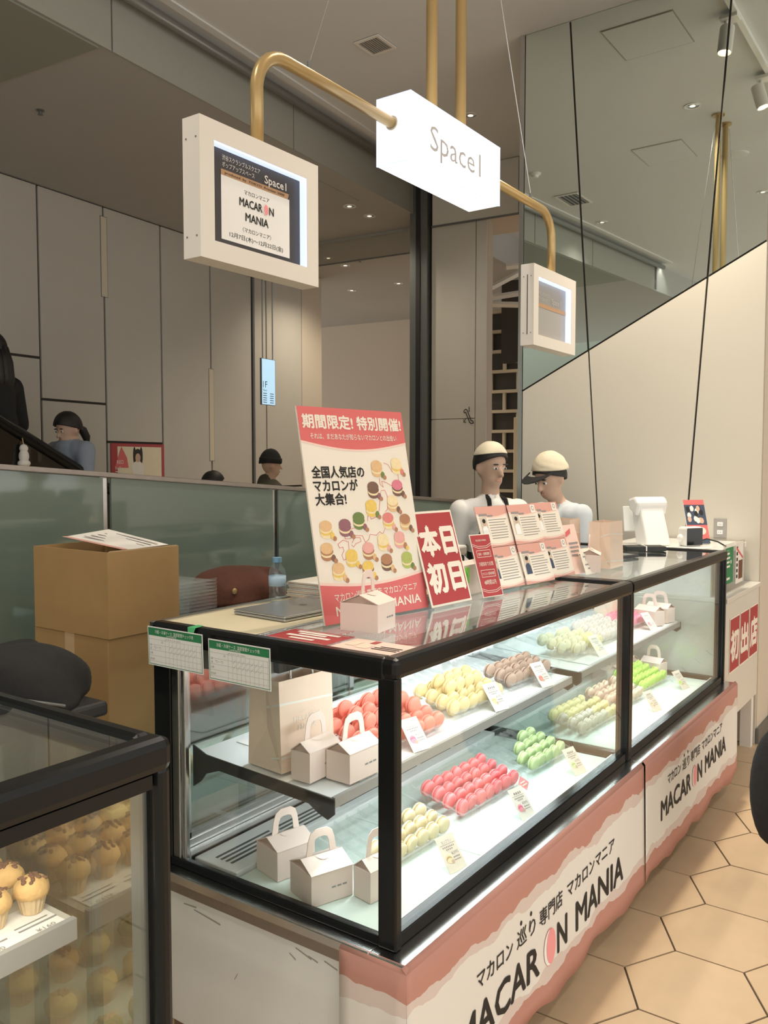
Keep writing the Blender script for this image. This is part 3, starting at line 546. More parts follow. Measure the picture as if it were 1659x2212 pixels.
def banner(x0, x1, label, tx, tw, big_y, big_h, small_y, small_h, wrap):
    y0 = .988; t = thing('banner', label, 'banner', (x0,y0,0)); mb = MB(); nx, nz = 60, 10; Z = [.528-(.528-.085)*j/nz for j in range(nz+1)]
    f = lambda x, z: y0 - (bw(x)*.5+.004)*(.53-z)/.46*1.6
    vs = [(x0+(x1-x0)*i/nx, f(x0+(x1-x0)*i/nx, z), z + (.012*math.sin(i*.33)+.006*math.sin(i*.8) if j == nz else 0)) for j, z in enumerate(Z) for i in range(nx+1)]
    mb.add(vs, [(j*(nx+1)+i, (j+1)*(nx+1)+i, (j+1)*(nx+1)+i+1, j*(nx+1)+i+1) for j in range(nz) for i in range(nx)])
    mb.add([(x0,y0,.528),(x1,y0,.528),(x1,1.0,.5412),(x0,1.0,.5412)], [(0,1,2,3)])
    if wrap:
        vs = [(x0-.003*math.sin(k*2)*(j/nz), y0+.185*k/6, z - (.0 if j < nz else 0)) for j, z in enumerate(Z) for k in range(7)]
        mb.add(vs, [(j*7+k, j*7+k+1, (j+1)*7+k+1, (j+1)*7+k) for j in range(nz) for k in range(6)])
        mb.add([(x0,y0,.528),(x0,y0+.185,.528),(x0+.012,y0+.185,.5412),(x0+.012,y0,.5412)], [(0,3,2,1)])
    o = mb.build('cloth', 'banner_print', t, smooth=True, auto=50)
    sm = o.modifiers.new('thick','SOLIDIFY'); sm.thickness = .0012; sm.offset = -1
    def put(mb, name, mats):
        mb.v = [(x, f(x, z)-.0018-d, z) for x, z, d in mb.v]; mb.build(name, mats, t)
    u = tw/1.31
    mb = MB(); mb.text('MACAR', tx, big_y, big_h, 0, w=.52*u, bold=.020).text('N', tx+.665*u, big_y, big_h, 0, w=.085*u, bold=.020).text('MANIA', tx+.83*u, big_y, big_h, 0, w=.48*u, bold=.020)
    mb.text('マカロン', tx+.11*u, small_y, small_h, 0, w=.225*u, bold=.006).text('巡り', tx+.365*u, small_y, small_h, 0, w=.13*u, bold=.006).text('専門店', tx+.525*u, small_y, small_h, 0, w=.185*u, bold=.006).text('マカロンマニア', tx+.753*u, small_y, small_h, 0, w=.46*u, bold=.006)
    for k in (.395,.465): mb.disc(tx+k*u, small_y+small_h*1.12, .006, .007, 0, n=8)
    put(mb, 'lettering', 'ink')
    mb = MB(); cx = tx+.598*u; cz = big_y+big_h*.36; a, b = .045*u, big_h*.42
    mb.disc(cx,cz,a,b,0,0,20).disc(cx-.004,cz,a*.90,b*.94,.0005,1,20).disc(cx+.008,cz,a*.82,b*.94,.001,0,20); put(mb, 'macaron_mark', ['macaron_pink','paper_white'])
    return t
banner(1.488, 3.055, 'white and pink cloth banner with large black lettering on the near case', 1.705, 1.125, .203, .128, .335, .054, True)
banner(3.075, 4.50, 'white and pink cloth banner with smaller black lettering on the far case', 3.26, 1.00, .255, .110, .372, .050, False)
# ---------------------------------------------------------------- macarons and their trays
def mcol(name, c, f):
    mat('shell_'+name, c, .62, noise=.06, scale=60); mat('cream_'+name, f, .7)  # filling colour, darkened to carry the shade in the gap between shells
for n_, c_, f_ in (('coral',(.93,.33,.25),(.70,.20,.14)),('yellow',(.92,.76,.42),(.74,.54,.24)),('cocoa',(.60,.43,.34),(.30,.17,.12)),('ivory',(.88,.84,.62),(.72,.66,.42)),('lemon',(.92,.84,.45),(.85,.76,.45)),
                   ('blush',(.84,.76,.73),(.66,.50,.46)),('hotpink',(.92,.34,.46),(.70,.18,.28)),('beige',(.88,.76,.50),(.52,.36,.16)),('pink',(.94,.26,.27),(.66,.11,.12)),('green',(.66,.80,.44),(.44,.56,.22)),
                   ('mauve',(.72,.66,.62),(.56,.50,.34)),('peach',(.88,.73,.58),(.68,.50,.34)),('lime',(.60,.90,.20),(.40,.66,.10))): mcol(n_, c_, f_)
PROTO = {}
def mac_proto(n_):
    if n_ in PROTO: return PROTO[n_]
    foot = lambda i,k: 1+.02*math.sin(k*2.7)
    top = MB().lathe([(.0,.0128),(.011,.0125),(.0175,.0114),(.0212,.0092),(.0226,.0066),(.0214,.0054),(.0236,.0046),(.0232,.0028),(0,.0028)], 20, wob=lambda i,k: foot(i,k) if i in (6,7) else 1).mesh('top_shell', 'shell_'+n_, smooth=True)
    bot = MB().lathe([(0,-.0028),(.0232,-.0028),(.0236,-.0046),(.0214,-.0054),(.0226,-.0066),(.0212,-.0092),(.0175,-.0114),(.011,-.0125),(0,-.0128)], 20, wob=lambda i,k: foot(i,k) if i in (1,2) else 1).mesh('bottom_shell', 'shell_'+n_, smooth=True)
    fil = MB().lathe([(0,-.0028),(.0205,-.0028),(.0208,0),(.0205,.0028),(0,.0028)], 18).mesh('filling', 'cream_'+n_, smooth=True)
    for m_ in (top, bot, fil): m_.set_sharp_from_angle(angle=R(50))
    PROTO[n_] = (top, fil, bot); return PROTO[n_]
NM = [0]
def macaron(n_, loc, rot, label, group):
    o = thing('macaron', label, 'macaron', loc, group, rot=rot); NM[0] += 1; o.scale = (1.10,1.10,1.06)
    for nm, me in zip(('top_shell','filling','bottom_shell'), mac_proto(n_)):
        c = bpy.data.objects.new(nm, me); COL.objects.link(c); c.parent = o
TILT = R(13)
def tray(x, y, z, nx, ny, rz, label, pitch=(-1,)):
    """clear plastic tray, front-left corner at x,y; nx columns, ny rows"""
    t = thing('macaron_tray', label, 'tray', (x,y,z), 'clear macaron trays', rot=(TILT,0,rz)); PX, PY = .0525, .0435; w, d, h = nx*PX+.016, ny*PY+.03, .03
    MB().box(0,w,0,d,0,.0015).build('base', 'clear_plastic', t)
    MB().box(0,.0015,0,d,.0015,h).box(w-.0015,w,0,d,.0015,h).box(.0015,w-.0015,0,.0015,.0015,h).box(.0015,w-.0015,d-.0015,d,.0015,h).build('wall', 'clear_plastic', t)
    MB().box(-.006,w+.006,-.006,.0,h-.001,h+.001).box(-.006,w+.006,d,d+.006,h-.001,h+.001).box(-.006,0,0,d,h-.001,h+.001).box(w,w+.006,0,d,h-.001,h+.001).build('rim', 'plastic_edge', t)
    for k in range(1, nx):
        MB().box(.008+k*PX-.0012,.008+k*PX+.0012,.004,d-.004,.0015,.016).build('divider', 'plastic_edge', t)
    mb = MB()
    for k in range(nx):
        for j in range(ny+1):
            yy = .012+j*PY; mb.add([(.010+k*PX,yy-.008,.002),(.006+(k+1)*PX,yy-.008,.002),(.006+(k+1)*PX,yy+.006,.020),(.010+k*PX,yy+.006,.020)], [(0,1,2,3)])
    o = mb.build('rib_moulding', 'plastic_edge', t); o['kind'] = 'stuff'
    MB().ext([(.02,-.001),(d-.01,-.001),(d-.01,-math.tan(TILT)*(d-.012))], lambda u,v,e_: (e_,u,v), .02, .023).ext([(.02,-.001),(d-.01,-.001),(d-.01,-math.tan(TILT)*(d-.012))], lambda u,v,e_: (e_,u,v), w-.023, w-.02).build('riser', 'clear_plastic', t)
    return t
def fill(x, y, z, rz, cells, colf, label, group, PX=.0525, PY=.0435, tilt=99, dz=0.0, pitch=0.0):
    ca, sa = math.cos(rz), math.sin(rz)
    for i, j, l in cells:
        lx = .008+(i+.5)*PX+random.uniform(-.002,.002); ly = .030+j*PY+l*.018+random.uniform(-.002,.002); lz = .0275+l*.034
        rot = Euler((R(tilt+random.uniform(-6,6)), 0, rz+R(-4+random.uniform(-7,7)))); rot = Euler((rot.x, R(random.uniform(-4,4)), rot.z))
        ty = ly*math.cos(TILT)-lz*math.sin(TILT); tz = ly*math.sin(TILT)+lz*math.cos(TILT)
        macaron(colf(i,j), (x+lx*ca-ty*sa, y+lx*sa+ty*ca, z+tz+dz), rot, label, group)
def grid(nx, ny, i0=0, j0=0): return [(i,j,0) for i in range(i0,i0+nx) for j in range(j0,j0+ny)]
TR = R(-3)
def assort(x, y, z, nx, ny, cells, colf, cname, where, pitch=0.0, rz=TR):
    tray(x, y, z, nx, ny, rz, 'clear plastic tray holding %s macarons %s' % (cname, where))
    fill(x, y, z, rz, cells, colf, '%s macaron in its clear tray %s' % (cname, where), '%s macarons' % cname, pitch=pitch)
K = lambda n_: (lambda i,j: n_)
D0 = DECK+.0005
assort(1.745,1.262,D0,7,5, [(i,j,0) for i in range(1,7) for j in range(3) if not (j==2 and i in (1,2,4))], K('beige'), 'golden beige', 'low in the near case')
assort(2.205,1.265,D0,7,4, grid(7,4), K('pink'), 'bright pink', 'in the middle of the lower deck')
assort(2.635,1.255,D0,6,5, [(i,j,0) for i in range(1,6) for j in range(4) if not (j==3 and i<4) and not (i==1 and j==2)], K('green'), 'pale green', 'low at the far end')
assort(3.175,1.270,D0,7,4, [(i,j,0) for i in range(7) for j in range(4) if not (j==3 and i>5)], lambda i,j: 'mauve' if j+i*.4<2.4 and i<5 else 'lemon', 'greyish and yellow', 'low behind the middle post')
assort(3.585,1.275,D0,6,4, [(i,j,0) for i in range(6) for j in range(4) if (i+j)%7], K('peach'), 'pale peach', 'low in the far case')
assort(3.965,1.285,D0,6,4, grid(6,4), K('lime'), 'vivid lime', 'low in the far case')
sz = lambda y: shz(y)+.002
assort(1.80,1.315,sz(1.31),7,6, grid(7,5)+[(i,j,1) for i in range(1,6) for j in range(1,4) if (i+j)%5], K('coral'), 'coral', 'heaped by the paper bag', .045)
assort(2.25,1.320,sz(1.32),6,7, grid(6,4)+[(i,j,1) for i in range(1,5) for j in range(1,3)], K('yellow'), 'pale yellow', 'on the near shelf', .045)
assort(2.66,1.330,sz(1.33),6,7, grid(6,3), K('cocoa'), 'cocoa brown', 'on the near shelf', .045)
assort(3.22,1.340,sz(1.34),6,6, [(i,j,0) for i in range(6) for j in range(4) if (i*3+j)%9], lambda i,j: 'lemon' if i>3 and j<2 else 'ivory', 'ivory and lemon', 'on the far shelf', .045)
assort(3.575,1.345,sz(1.345),6,5, grid(6,4), K('blush'), 'off-white blush', 'on the far shelf', .045)
assort(3.915,1.36,sz(1.36),5,5, grid(5,3,0,0), K('hotpink'), 'hot pink', 'by the shelf gift boxes', .045)
# ---------------------------------------------------------------- price cards
def price_card(x, y, z, mac_m, label, title=None, price='¥395', w=.068, h=.098, lean=38, rz=0, pink=False):
    t = thing('price_card', label, 'price card', (x,y,z), 'price cards', rot=board_rot(-.22+rz,-1,lean))
    MB().box(0,w,0,h,-.0012,0).build('card', 'poster_cream' if not pink else 'paper', t, bevel=.0004)
    mb = MB().rect(.006,h*.74,w-.012,.0012,.0006)
    if title: mb.text(title, w/2,h*.78,.010,.0006,align='C',w=min(w*.55,.01*len(title)))
    else:
        for k in range(4): mb.rect(.018+k*.009,h*.79,.006,.007,.0006)
    for k in range(7): mb.rect(.012+k*.0065,h*.655,.004,.004,.0006)
    for k in range(4): mb.rect(.022+k*.0065,h*.585,.004,.004,.0006)
    mb.text(price, .034,h*.44,.012,.0006,w=.026)
    for k in range(5): mb.rect(.036+k*.005,h*.35,.0035,.004,.0006).rect(.036+k*.005,h*.28,.0035,.003,.0006)
    mb.build('lettering', 'ink_grey', t)
    MB().disc(.019,h*.40,.011,.009,.0006,0).disc(.019,h*.36,.011,.008,.0008,1).disc(.020,h*.32,.011,.007,.001,0).disc(.028,h*.28,.006,.005,.0012,2).build('picture', ['shell_'+mac_m,'cream_'+mac_m,'shell_cocoa'], t)
    return t
price_card(1.905,1.125,DECK+.001,'beige','price card before the golden beige macarons','モンブラン')
price_card(2.325,1.120,DECK+.001,'hotpink','price card with a pink tag before the bright pink macarons',pink=True)
t = thing('tag_card', 'small red diamond-set tag beside the bright pink macarons', 'tag', (2.405,1.16,DECK+.055), rot=board_rot(-.22,-1,38)); MB().poly([(0,.028),(.026,.050),(.050,.022),(.024,0)], 0).build('card', 'macaron_pink', t); MB().stroke([(.012,.028),(.034,.030)], .004, .0006).stroke([(.016,.019),(.038,.021)], .004, .0006).build('lettering', 'paper', t)
price_card(2.775,1.135,DECK+.001,'green','price card before the pale green macarons')
price_card(3.70,1.155,DECK+.001,'peach','price card before the pale peach macarons')
t = thing('tag_card', 'small red tag leaning among the peach macarons', 'tag', (3.50,1.235,DECK+.045), rot=board_rot(-.22,-1,30)); MB().poly([(0,.03),(.026,.055),(.046,.022),(.020,0)], 0).build('card', 'dusty_pink', t)
price_card(4.15,1.16,DECK+.001,'lime','price card before the vivid lime macarons')
price_card(1.945,1.268,sz(1.268),'hotpink','price card before the heaped coral macarons','いちごラテ')
price_card(2.425,1.266,sz(1.266),'yellow','price card before the pale yellow macarons')
price_card(2.785,1.268,sz(1.268),'coral','price card before the cocoa brown macarons')
price_card(3.375,1.285,sz(1.285),'lemon','price card before the ivory and lemon macarons')
price_card(4.05,1.285,sz(1.285),'hotpink','price card before the hot pink macarons')
# ---------------------------------------------------------------- gift boxes and paper bags
def gift_proto():
    t = thing('gift_box', 'x', 'gift box', (0,0,0), 'pink macaron gift boxes', rot=(0,0,0)); l, g, h, r = .06, .05, .068, .020
    MB().box(-l,l,-g,g,0,h).build('body', 'pink_card', t, bevel=.0008)
    for s in (-1,1):
        MB().ext([(s*g*1.02,h-.001),(s*.0015,h+r),(s*.0015,h+r+.0018),(s*g*1.03,h+.001)][::s], lambda u,v,d: (d,u,v), -l*1.01, l*1.01).build('roof_flap', 'pink_card', t)
    MB().ext([(-g*.96,h),(g*.96,h),(0,h+r-.001)], lambda u,v,d: (d,u,v), -l+.010, l-.010).build('gable_shade_fill', 'pink_card_shade', t)  # darker fill: shade of the open gable put into the colour
    ou = [(-.044,0),(-.038,.034),(-.031,.050),(-.016,.058),(.016,.058),(.031,.050),(.038,.034),(.044,0)]; inn = [(-.025,.004),(-.022,.028),(-.017,.037),(-.008,.040),(.008,.040),(.017,.037),(.022,.028),(.025,.004)]
    mb = MB()
    for k in range(7): mb.ext([ou[k],ou[k+1],inn[k+1],inn[k]], lambda u,v,d: (u,d,h+r+v), -.0012, .0012)
    mb.build('handle', 'pink_card', t)
    mb = MB().disc(.0,.0,.020,.017,0,0,14,180,360); mb.xf(Matrix.Translation((0,-.004,h+r+.002)) @ Matrix.Rotation(R(21),4,'X')); mb.build('tab', 'pink_card', t)
    mb = MB()
    for k in range(3): mb.rect(-.022+k*.016,.030,.012,.004,0)
    mb.xf(Matrix.Translation((.02,-g-.0006,0)) @ Matrix(((1,0,0,0),(0,0,-1,0),(0,1,0,0),(0,0,0,1)))); mb.build('lettering', 'ink_grey', t)
    return t
gp = gift_proto(); gk = kids(gp); gfirst = [True]
def gift(x, y, z, rz, label, s=(1,1,1)):
    if gfirst[0]: o = gp; o.location = (x,y,z); o.rotation_euler = (0,0,R(rz)); o['label'] = label; gfirst[0] = False
    else: o = copy_tree(gp, (x,y,z), (0,0,R(rz)), label, None, gk)
    o.scale = s
gift(1.775,1.30,1.2055,8,'pink gift box standing on the case top before the large poster',(.82,1.1,1.05))
gift(1.650,1.374,sz(1.374)+.002,0,'pink gift box on the near shelf touching the paper bag',(1,.62,1.1))
gift(1.712,1.300,sz(1.30)+.002,-2,'pink gift box on the near shelf at the front glass corner',(1.04,.78,1.1))
gift(1.68,1.505,DECK+.001,-14,'rear pink gift box of the three low by the near end glass',(1,1,1.15))
gift(1.635,1.345,DECK+.001,-20,'front pink gift box of the three low by the near end glass',(1,1.08,1.15))
gift(1.715,1.230,DECK+.001,-10,'pink gift box low beside the near corner post',(.85,.62,1.15))
gift(4.205,1.345,sz(1.345)+.001,72,'front pink gift box on the far shelf by the hot pink macarons',(1,.8,1.05)); gift(4.325,1.33,sz(1.33)+.001,80,'outer pink gift box at the end of the far shelf',(1,.8,1.05))
gift(4.09,1.525,DECK+.001,70,'leftmost of four pink gift boxes low in the far case',(.8,.8,1)); gift(4.20,1.525,DECK+.001,62,'second of four pink gift boxes low in the far case',(.8,.8,1.05))
gift(4.335,1.50,DECK+.001,75,'third of four pink gift boxes low in the far case',(.8,.8,1.1)); gift(4.35,1.365,DECK+.001,80,'rightmost of four pink gift boxes low in the far case',(.9,.8,1.1))
gift(3.255,1.285,1.2065,20,'pink gift box on the far case top before the paper bags',(.9,.85,1))
def paper_bag(x, y, z, w, d, h, rz, label, cords=True):
    t = thing('paper_bag', label, 'paper bag', (x,y,z), 'pink kraft paper bags', rot=(0,0,R(rz))); a, b = w/2, d/2
    q = [(-a,-b,0),(a,-b,0),(a,b,0),(-a,b,0),(-a,-b*.86,h),(a,-b*.86,h),(a,b*.86,h),(-a,b*.86,h),(-a*.96,0,h*.99),(a*.96,0,h*.99),(-a*.90,0,h*.45),(a*.90,0,h*.45)]
    mb = MB().add(q, [(0,3,2,1),(0,1,5,4),(2,3,7,6),(3,0,4,8,10),(3,10,8,7),(0,10,8,4),(1,2,6,9,11),(1,11,9,5),(2,6,9,11)])
    mb.f = [(0,3,2,1),(0,1,5,4),(2,3,7,6),(0,4,8,10),(10,8,7,3),(0,10,3),(5,1,11,9),(9,11,2,6),(1,2,11)]; mb.m = [0]*len(mb.f)
    o = mb.build('body', 'kraft', t); s_ = o.modifiers.new('paper','SOLIDIFY'); s_.thickness = .001
    fy = lambda v: -b*(1-.14*v/h)-.0012
    mb = MB()
    for v0, v1 in ((h*.72,h*.745),(h*.14,h*.165)):
        mb.add([(-a,fy(v0),v0+.004),(a,fy(v0),v0-.006),(a,fy(v1),v1-.006),(-a,fy(v1),v1+.004)], [(0,1,2,3)])
        gx = lambda v: -a*(1-.0)+.0
        mb.add([(-a-.0012,-b*.9,v0+.004),(-a-.0012,-b*.9,v1+.004),(-a*.93-.002,-b*.05,v1-.012),(-a*.93-.002,-b*.05,v0-.012)], [(0,1,2,3)])
    mb.build('band', 'paper', t)
    mb = MB().text('MACARON', 0,h*.52,.020,0,align='C',w=w*.5).text('MANIA', 0,h*.42,.020,0,align='C',w=w*.34).text('マカロンマニア', 0,h*.61,.010,0,align='C',w=w*.34); mb.v = [(px,fy(py)-.0006,py) for px,py,_ in mb.v]; mb.build('lettering', 'paper', t)
    if cords:
        for s in (-1,1): MB().tube([(-a*.45,s*b*.7,h*.9),(-a*.42,s*b*.6,h+.02),(-a*.25,s*b*.5,h+.05),(a*.1,s*b*.5,h+.055),(a*.36,s*b*.6,h+.025),(a*.42,s*b*.7,h*.9)], .0025, 6).build('handle_cord', 'paper', t, smooth=True)
    return t
paper_bag(1.690,1.490,sz(1.49)+.002,.19,.13,.235,-6,'large pink paper bag with white bands standing on the near shelf')
paper_bag(3.43,1.285,1.2065,.15,.10,.19,0,'pink paper bag on the far case top nearest the register',False); paper_bag(3.33,1.42,1.2065,.14,.09,.20,6,'pink paper bag on the far case top behind the gift box',False)
paper_bag(4.14,1.53,sz(1.53)+.001,.15,.10,.19,0,'pink paper bag standing behind the gift boxes on the far shelf',False)
# ---------------------------------------------------------------- signs and cards on the case tops
TOP = 1.2015
def board(name, p, q, h, lean, label, cat, th=.004, mat_='poster_cream', w=None):
    d = Vector((q[0]-p[0], q[1]-p[1])); w = w or d.length
    t = thing(name, label, cat, (p[0],p[1],TOP), rot=board_rot(d.y/d.length*1.0, -d.x/d.length, lean))
    MB().box(0,w,0,h,-th,0).build('board', mat_, t, bevel=.0006)
    return t, w
t, w = board('poster_board', (1.753,1.425), (2.165,1.362), .60, 11, 'tall poster board with red ends and many printed macarons', 'poster', .006, w=.42)
arc = lambda y0, dip: [(.42*k/16, y0 - dip*math.sin(math.pi*k/16)) for k in range(17)]
MB().poly(arc(.505,.024)+[(.42,.60),(0,.60)], .0006).build('red_field', 'poster_red', t); MB().poly([(0,0),(.42,0)]+arc(.108,.018)[::-1], .0006).build('red_field', 'poster_red', t)
MB().poly(arc(.500,.024)+arc(.505,.024)[::-1], .0005).build('pale_edge', 'pale_pink', t); MB().poly(arc(.108,.018)+arc(.116,.018)[::-1], .0005).build('pale_edge', 'pale_pink', t)
mb = MB().text('期間限定!', .014,.543,.042,.001,w=.19,bold=.035).text('特別開催!', .222,.543,.042,.001,w=.185,bold=.035).text('それは、まだあなたが知らないマカロンとの出会い', .036,.510,.019,.001,w=.345,bold=.008)
mb.text('マカロン巡り専門店 マカロンマニア', .046,.060,.024,.001,w=.335,bold=.006).text('MACARON', .046,.020,.036,.001,w=.19,bold=.018).text('MANIA', .255,.020,.036,.001,w=.135,bold=.018); mb.build('lettering', 'poster_cream', t)
MB().text('全国人気店の', .024,.402,.036,.001,w=.20,bold=.03).text('マカロンが', .024,.364,.036,.001,w=.167,bold=.03).text('大集合!', .024,.326,.036,.001,w=.115,bold=.03).build('lettering', 'ink', t)
mb = MB()
for ln in ([(.311,.442),(.329,.437),(.343,.416),(.366,.41),(.367,.391),(.334,.372),(.308,.384),(.292,.387),(.296,.369),(.284,.378),(.285,.396)],[(.284,.36),(.301,.36),(.308,.339),(.301,.303),(.29,.297)],[(.282,.357),(.266,.303),(.25,.283),(.227,.277),(.225,.289),(.215,.286),(.212,.272)],
           [(.192,.255),(.149,.255),(.116,.238),(.114,.227),(.135,.226),(.149,.234),(.183,.232),(.192,.212),(.207,.22),(.214,.234),(.24,.23),(.255,.239),(.267,.232),(.279,.247)],[(.124,.193),(.125,.218),(.105,.224),(.085,.214),(.089,.203),(.102,.205),(.104,.194),(.094,.183),(.099,.169),(.108,.17)],[(.139,.214),(.152,.228),(.173,.227),(.175,.216),(.153,.211),(.143,.202),(.136,.209)]): mb.stroke(ln, .0014, .0008)
mb.build('map_outline', 'poster_red', t)
pm = [((.279,.43),0,0,5),((.365,.438),1,1,6),((.252,.367),2,2,7),((.356,.371),3,2,2),((.234,.314),4,4,5),((.326,.325),1,0,2),((.177,.28),5,5,7),((.297,.274),6,1,8),((.048,.262),0,1,4),((.12,.263),7,7,7),((.369,.267),9,0,2),((.263,.213),1,1,8),((.334,.216),8,8,9),((.041,.201),0,9,2),((.199,.192),8,9,0),((.13,.177),4,4,4),((.267,.154),9,2,0),((.354,.154),10,10,5),((.074,.144),0,1,0),((.188,.14),4,7,4)]
pc = [(.76,.50,.26),(.90,.74,.45),(.20,.11,.08),(.72,.22,.30),(.82,.58,.14),(.16,.24,.07),(.74,.24,.22),(.30,.13,.16),(.82,.42,.38),(.45,.22,.12),(.45,.52,.14)]; pn = []
for k, c in enumerate(pc): mat('print_%d' % k, c, .6, noise=.12, scale=90); pn.append('print_%d' % k)
mb = MB()
for (x, y), a, b, c in pm:
    for dy, k in ((-.016,b),(-.008,min(10,b)),(0,b)): pass
    mb.disc(x,y-.016,.023,.015,.0010,b).disc(x,y-.010,.0235,.012,.0012,1 if b != 1 else 4).disc(x,y-.004,.023,.0125,.0014,b).disc(x,y+.004,.023,.016,.0016,a)
    mb.disc(x+.021,y-.024,.008,.010,.0018,c).disc(x+.028,y-.032,.007,.007,.0019,9 if c != 9 else 4)
mb.build('printed_macarons', pn, t)
MB().ext([(0,0),(.11,0),(0,.36)], lambda u,v,d: (d,v,-.007-u), .20,.205).build('easel_leg', 'paper', t)
t, w = board('sign_card', (2.155,1.340), (2.365,1.322), .297, 17, 'large dark red card with four bold cream characters', 'sign', .003)
MB().rect(.007,.007,w-.014,.283,.0006).build('red_field', 'deep_red', t); MB().text('本日', w/2,.165,.098,.001,align='C',w=.175,bold=.05).text('初日', w/2,.050,.098,.001,align='C',w=.175,bold=.05).build('lettering', 'poster_cream', t)
MB().box(0,w,-.0012,0,-.09,.006).box(0,w,0,.299,-.006,-.0035).build('acrylic_stand', 'acrylic', t)
t, w = board('sign_card', (2.415,1.308), (2.512,1.286), .21, 18, 'slim dark red shelf-life card in an acrylic stand', 'sign', .002)
MB().rect(.003,.003,w-.006,.204,.0006).build('red_field', 'deep_red', t); mb = MB().text('MACARON MANIA', w/2,.186,.009,.001,align='C',w=.05)
mb.stroke([(.004,.178),(.03,.169),(.07,.169),(w-.004,.178)], .0015,.001).stroke([(.004,.172),(.03,.163),(.07,.163),(w-.004,.172)], .0015,.001).stroke([(.004,.030),(.03,.021),(.07,.021),(w-.004,.030)], .0015,.001).stroke([(.004,.024),(.03,.015),(.07,.015),(w-.004,.024)], .0015,.001)
mb.frame(.016,.132,w-.032,.024,.0014,.001).text('賞味・消費期限', w/2,.139,.011,.001,align='C',w=.055).text('冷蔵保存で3日間', w/2,.104,.015,.001,align='C',w=.068).frame(.016,.066,w-.032,.024,.0014,.001).text('オススメ賞味時間', w/2,.073,.011,.001,align='C',w=.058).text('48時間以内', w/2,.042,.018,.001,align='C',w=.058); mb.build('lettering', 'poster_cream', t)
MB().box(-.004,w+.004,-.0012,0,-.07,.006).box(-.004,w+.004,0,.222,-.0045,-.0025).build('acrylic_stand', 'acrylic', t)
def staff_sheet(t, y0, h, w, seed, logo):
    rn = random.Random(seed); sh = MB().box(.002,w-.002,y0,y0+h,-.0005,.0006).build('sheet', 'dusty_pink', t)
    wv = lambda a, b: [(.002+(w-.004)*k/12, y0+a+b*math.sin(math.pi*(k/12*1.3-.2))) for k in range(13)]
    MB().poly(wv(.010,-.006)+wv(h-.030,-.008)[::-1], .0010).build('pale_field', 'pale_pink', sh); MB().poly(wv(.016,-.006)+wv(h-.036,-.008)[::-1], .0013).build('cream_field', 'poster_cream', sh)
    px, py = .016, y0+.036; pw, ph = .042, .072
    mb = MB().rect(px,py,pw,ph,.0016,0).poly([(px+.004,py),(px+.006,py+.032),(px+.015,py+.040),(px+.030,py+.040),(px+.038,py+.030),(px+.040,py)], .0018, 3 if seed % 2 else 4).disc(px+.0225,py+.050,.0085,.011,.0020,1).disc(px+.0225,py+.058,.010,.008,.0022,2); mb.build('portrait', ['beige_wall','skin_tone','hair','paper_white','denim'], sh)
    mb = MB()
    for k in range(8): mb.rect(.066,y0+.095-k*.0095,w-.084-rn.uniform(0,.02),.0028,.0016)
    mb.rect(.016,y0+h-.034,.05,.008,.0016).rect(.066,y0+.108,.034,.006,.0016); mb.build('lettering', 'ink_grey', sh)
    if logo: MB().rect(w-.045,y0+.112,.032,.030,.0016,0).disc(w-.029,y0+.129,.009,.009,.0018,1,12).disc(w-.029,y0+.129,.006,.006,.0020,0,12).build('emblem', ['paper','ink_grey'], sh)
for k, (p, q, lab) in enumerate((((2.565,1.345),(2.765,1.325),'stand of two pink profile cards next to the slim red card'),((2.755,1.318),(2.950,1.296),'stand of two pink profile cards in the middle of the row'),((2.955,1.322),(3.145,1.298),'stand of two pink profile cards nearest the gift box'))):
    t, w = board('profile_stand', p, q, .30, 18, lab, 'card stand', .002, 'acrylic'); t['group'] = 'acrylic stands of profile cards'
    staff_sheet(t, .003, .146, w, 2*k, True); staff_sheet(t, .151, .146, w, 2*k+1, k > 0); MB().box(0,w,-.0012,0,-.09,.008).build('foot', 'acrylic', t)
t, w = board('sign_card', (3.135,1.30), (3.23,1.285), .20, 18, 'narrow pink notice card beside the profile stands', 'sign', .002, 'pale_pink')
mb = MB()
for k in range(4): mb.rect(.02,.12-k*.016,.065,.008,.001)
mb.build('lettering', 'ink_grey', t); MB().poly([(.01,.15),(.05,.165),(.055,.185),(.015,.17)], .001).build('emblem', 'poster_red', t)
t, w = board('sign_card', (3.165,1.262), (3.235,1.25), .105, 20, 'small cream leaning card before the gift box on the far case', 'sign', .0012)
mb = MB()
for k, ww in enumerate((.02,.045,.0,.045,.02)): 
    if ww: mb.rect(.035-ww/2,.085-k*.016,ww,.005,.0008)
mb.stroke([(.025,.055),(.028,.065),(.040,.066),(.046,.056)], .0014, .0008); mb.build('lettering', 'ink_grey', t)
# flyers lying on the glass
def flyer(pts, name, label, field, draw):
    c = (sum(p[0] for p in pts)/4, sum(p[1] for p in pts)/4); t = thing(name, label, 'flyer', (*c,1.1965)); MB().prism(pts, 1.1965, 1.1972).build('sheet', field, t); draw(t, pts)
def uvp(pts, u, v): return tuple((pts[0][k]*(1-u)+pts[1][k]*u)*(1-v)+(pts[3][k]*(1-u)+pts[2][k]*u)*v for k in (0,1))
def lines(rows, m, z=1.1978):
    def f(t, pts):
        mb = MB()
        for u0, u1, v0, v1 in rows: mb.add([(*uvp(pts,u,v),z) for u,v in ((u0,v0),(u1,v0),(u1,v1),(u0,v1))], [(0,1,2,3)])
        mb.build('lettering', m, t)
    return f
flyer([(1.575,1.285),(1.575,1.48),(1.70,1.48),(1.70,1.285)], 'flyer', 'red flyer lying flat on the near corner of the glass top', 'deep_red', lines([(.05,.95,.05,.06),(.05,.95,.9,.92),(.3,.7,.2,.3),(.15,.85,.4,.52),(.3,.75,.6,.7),(.15,.85,.75,.86)], 'paper'))
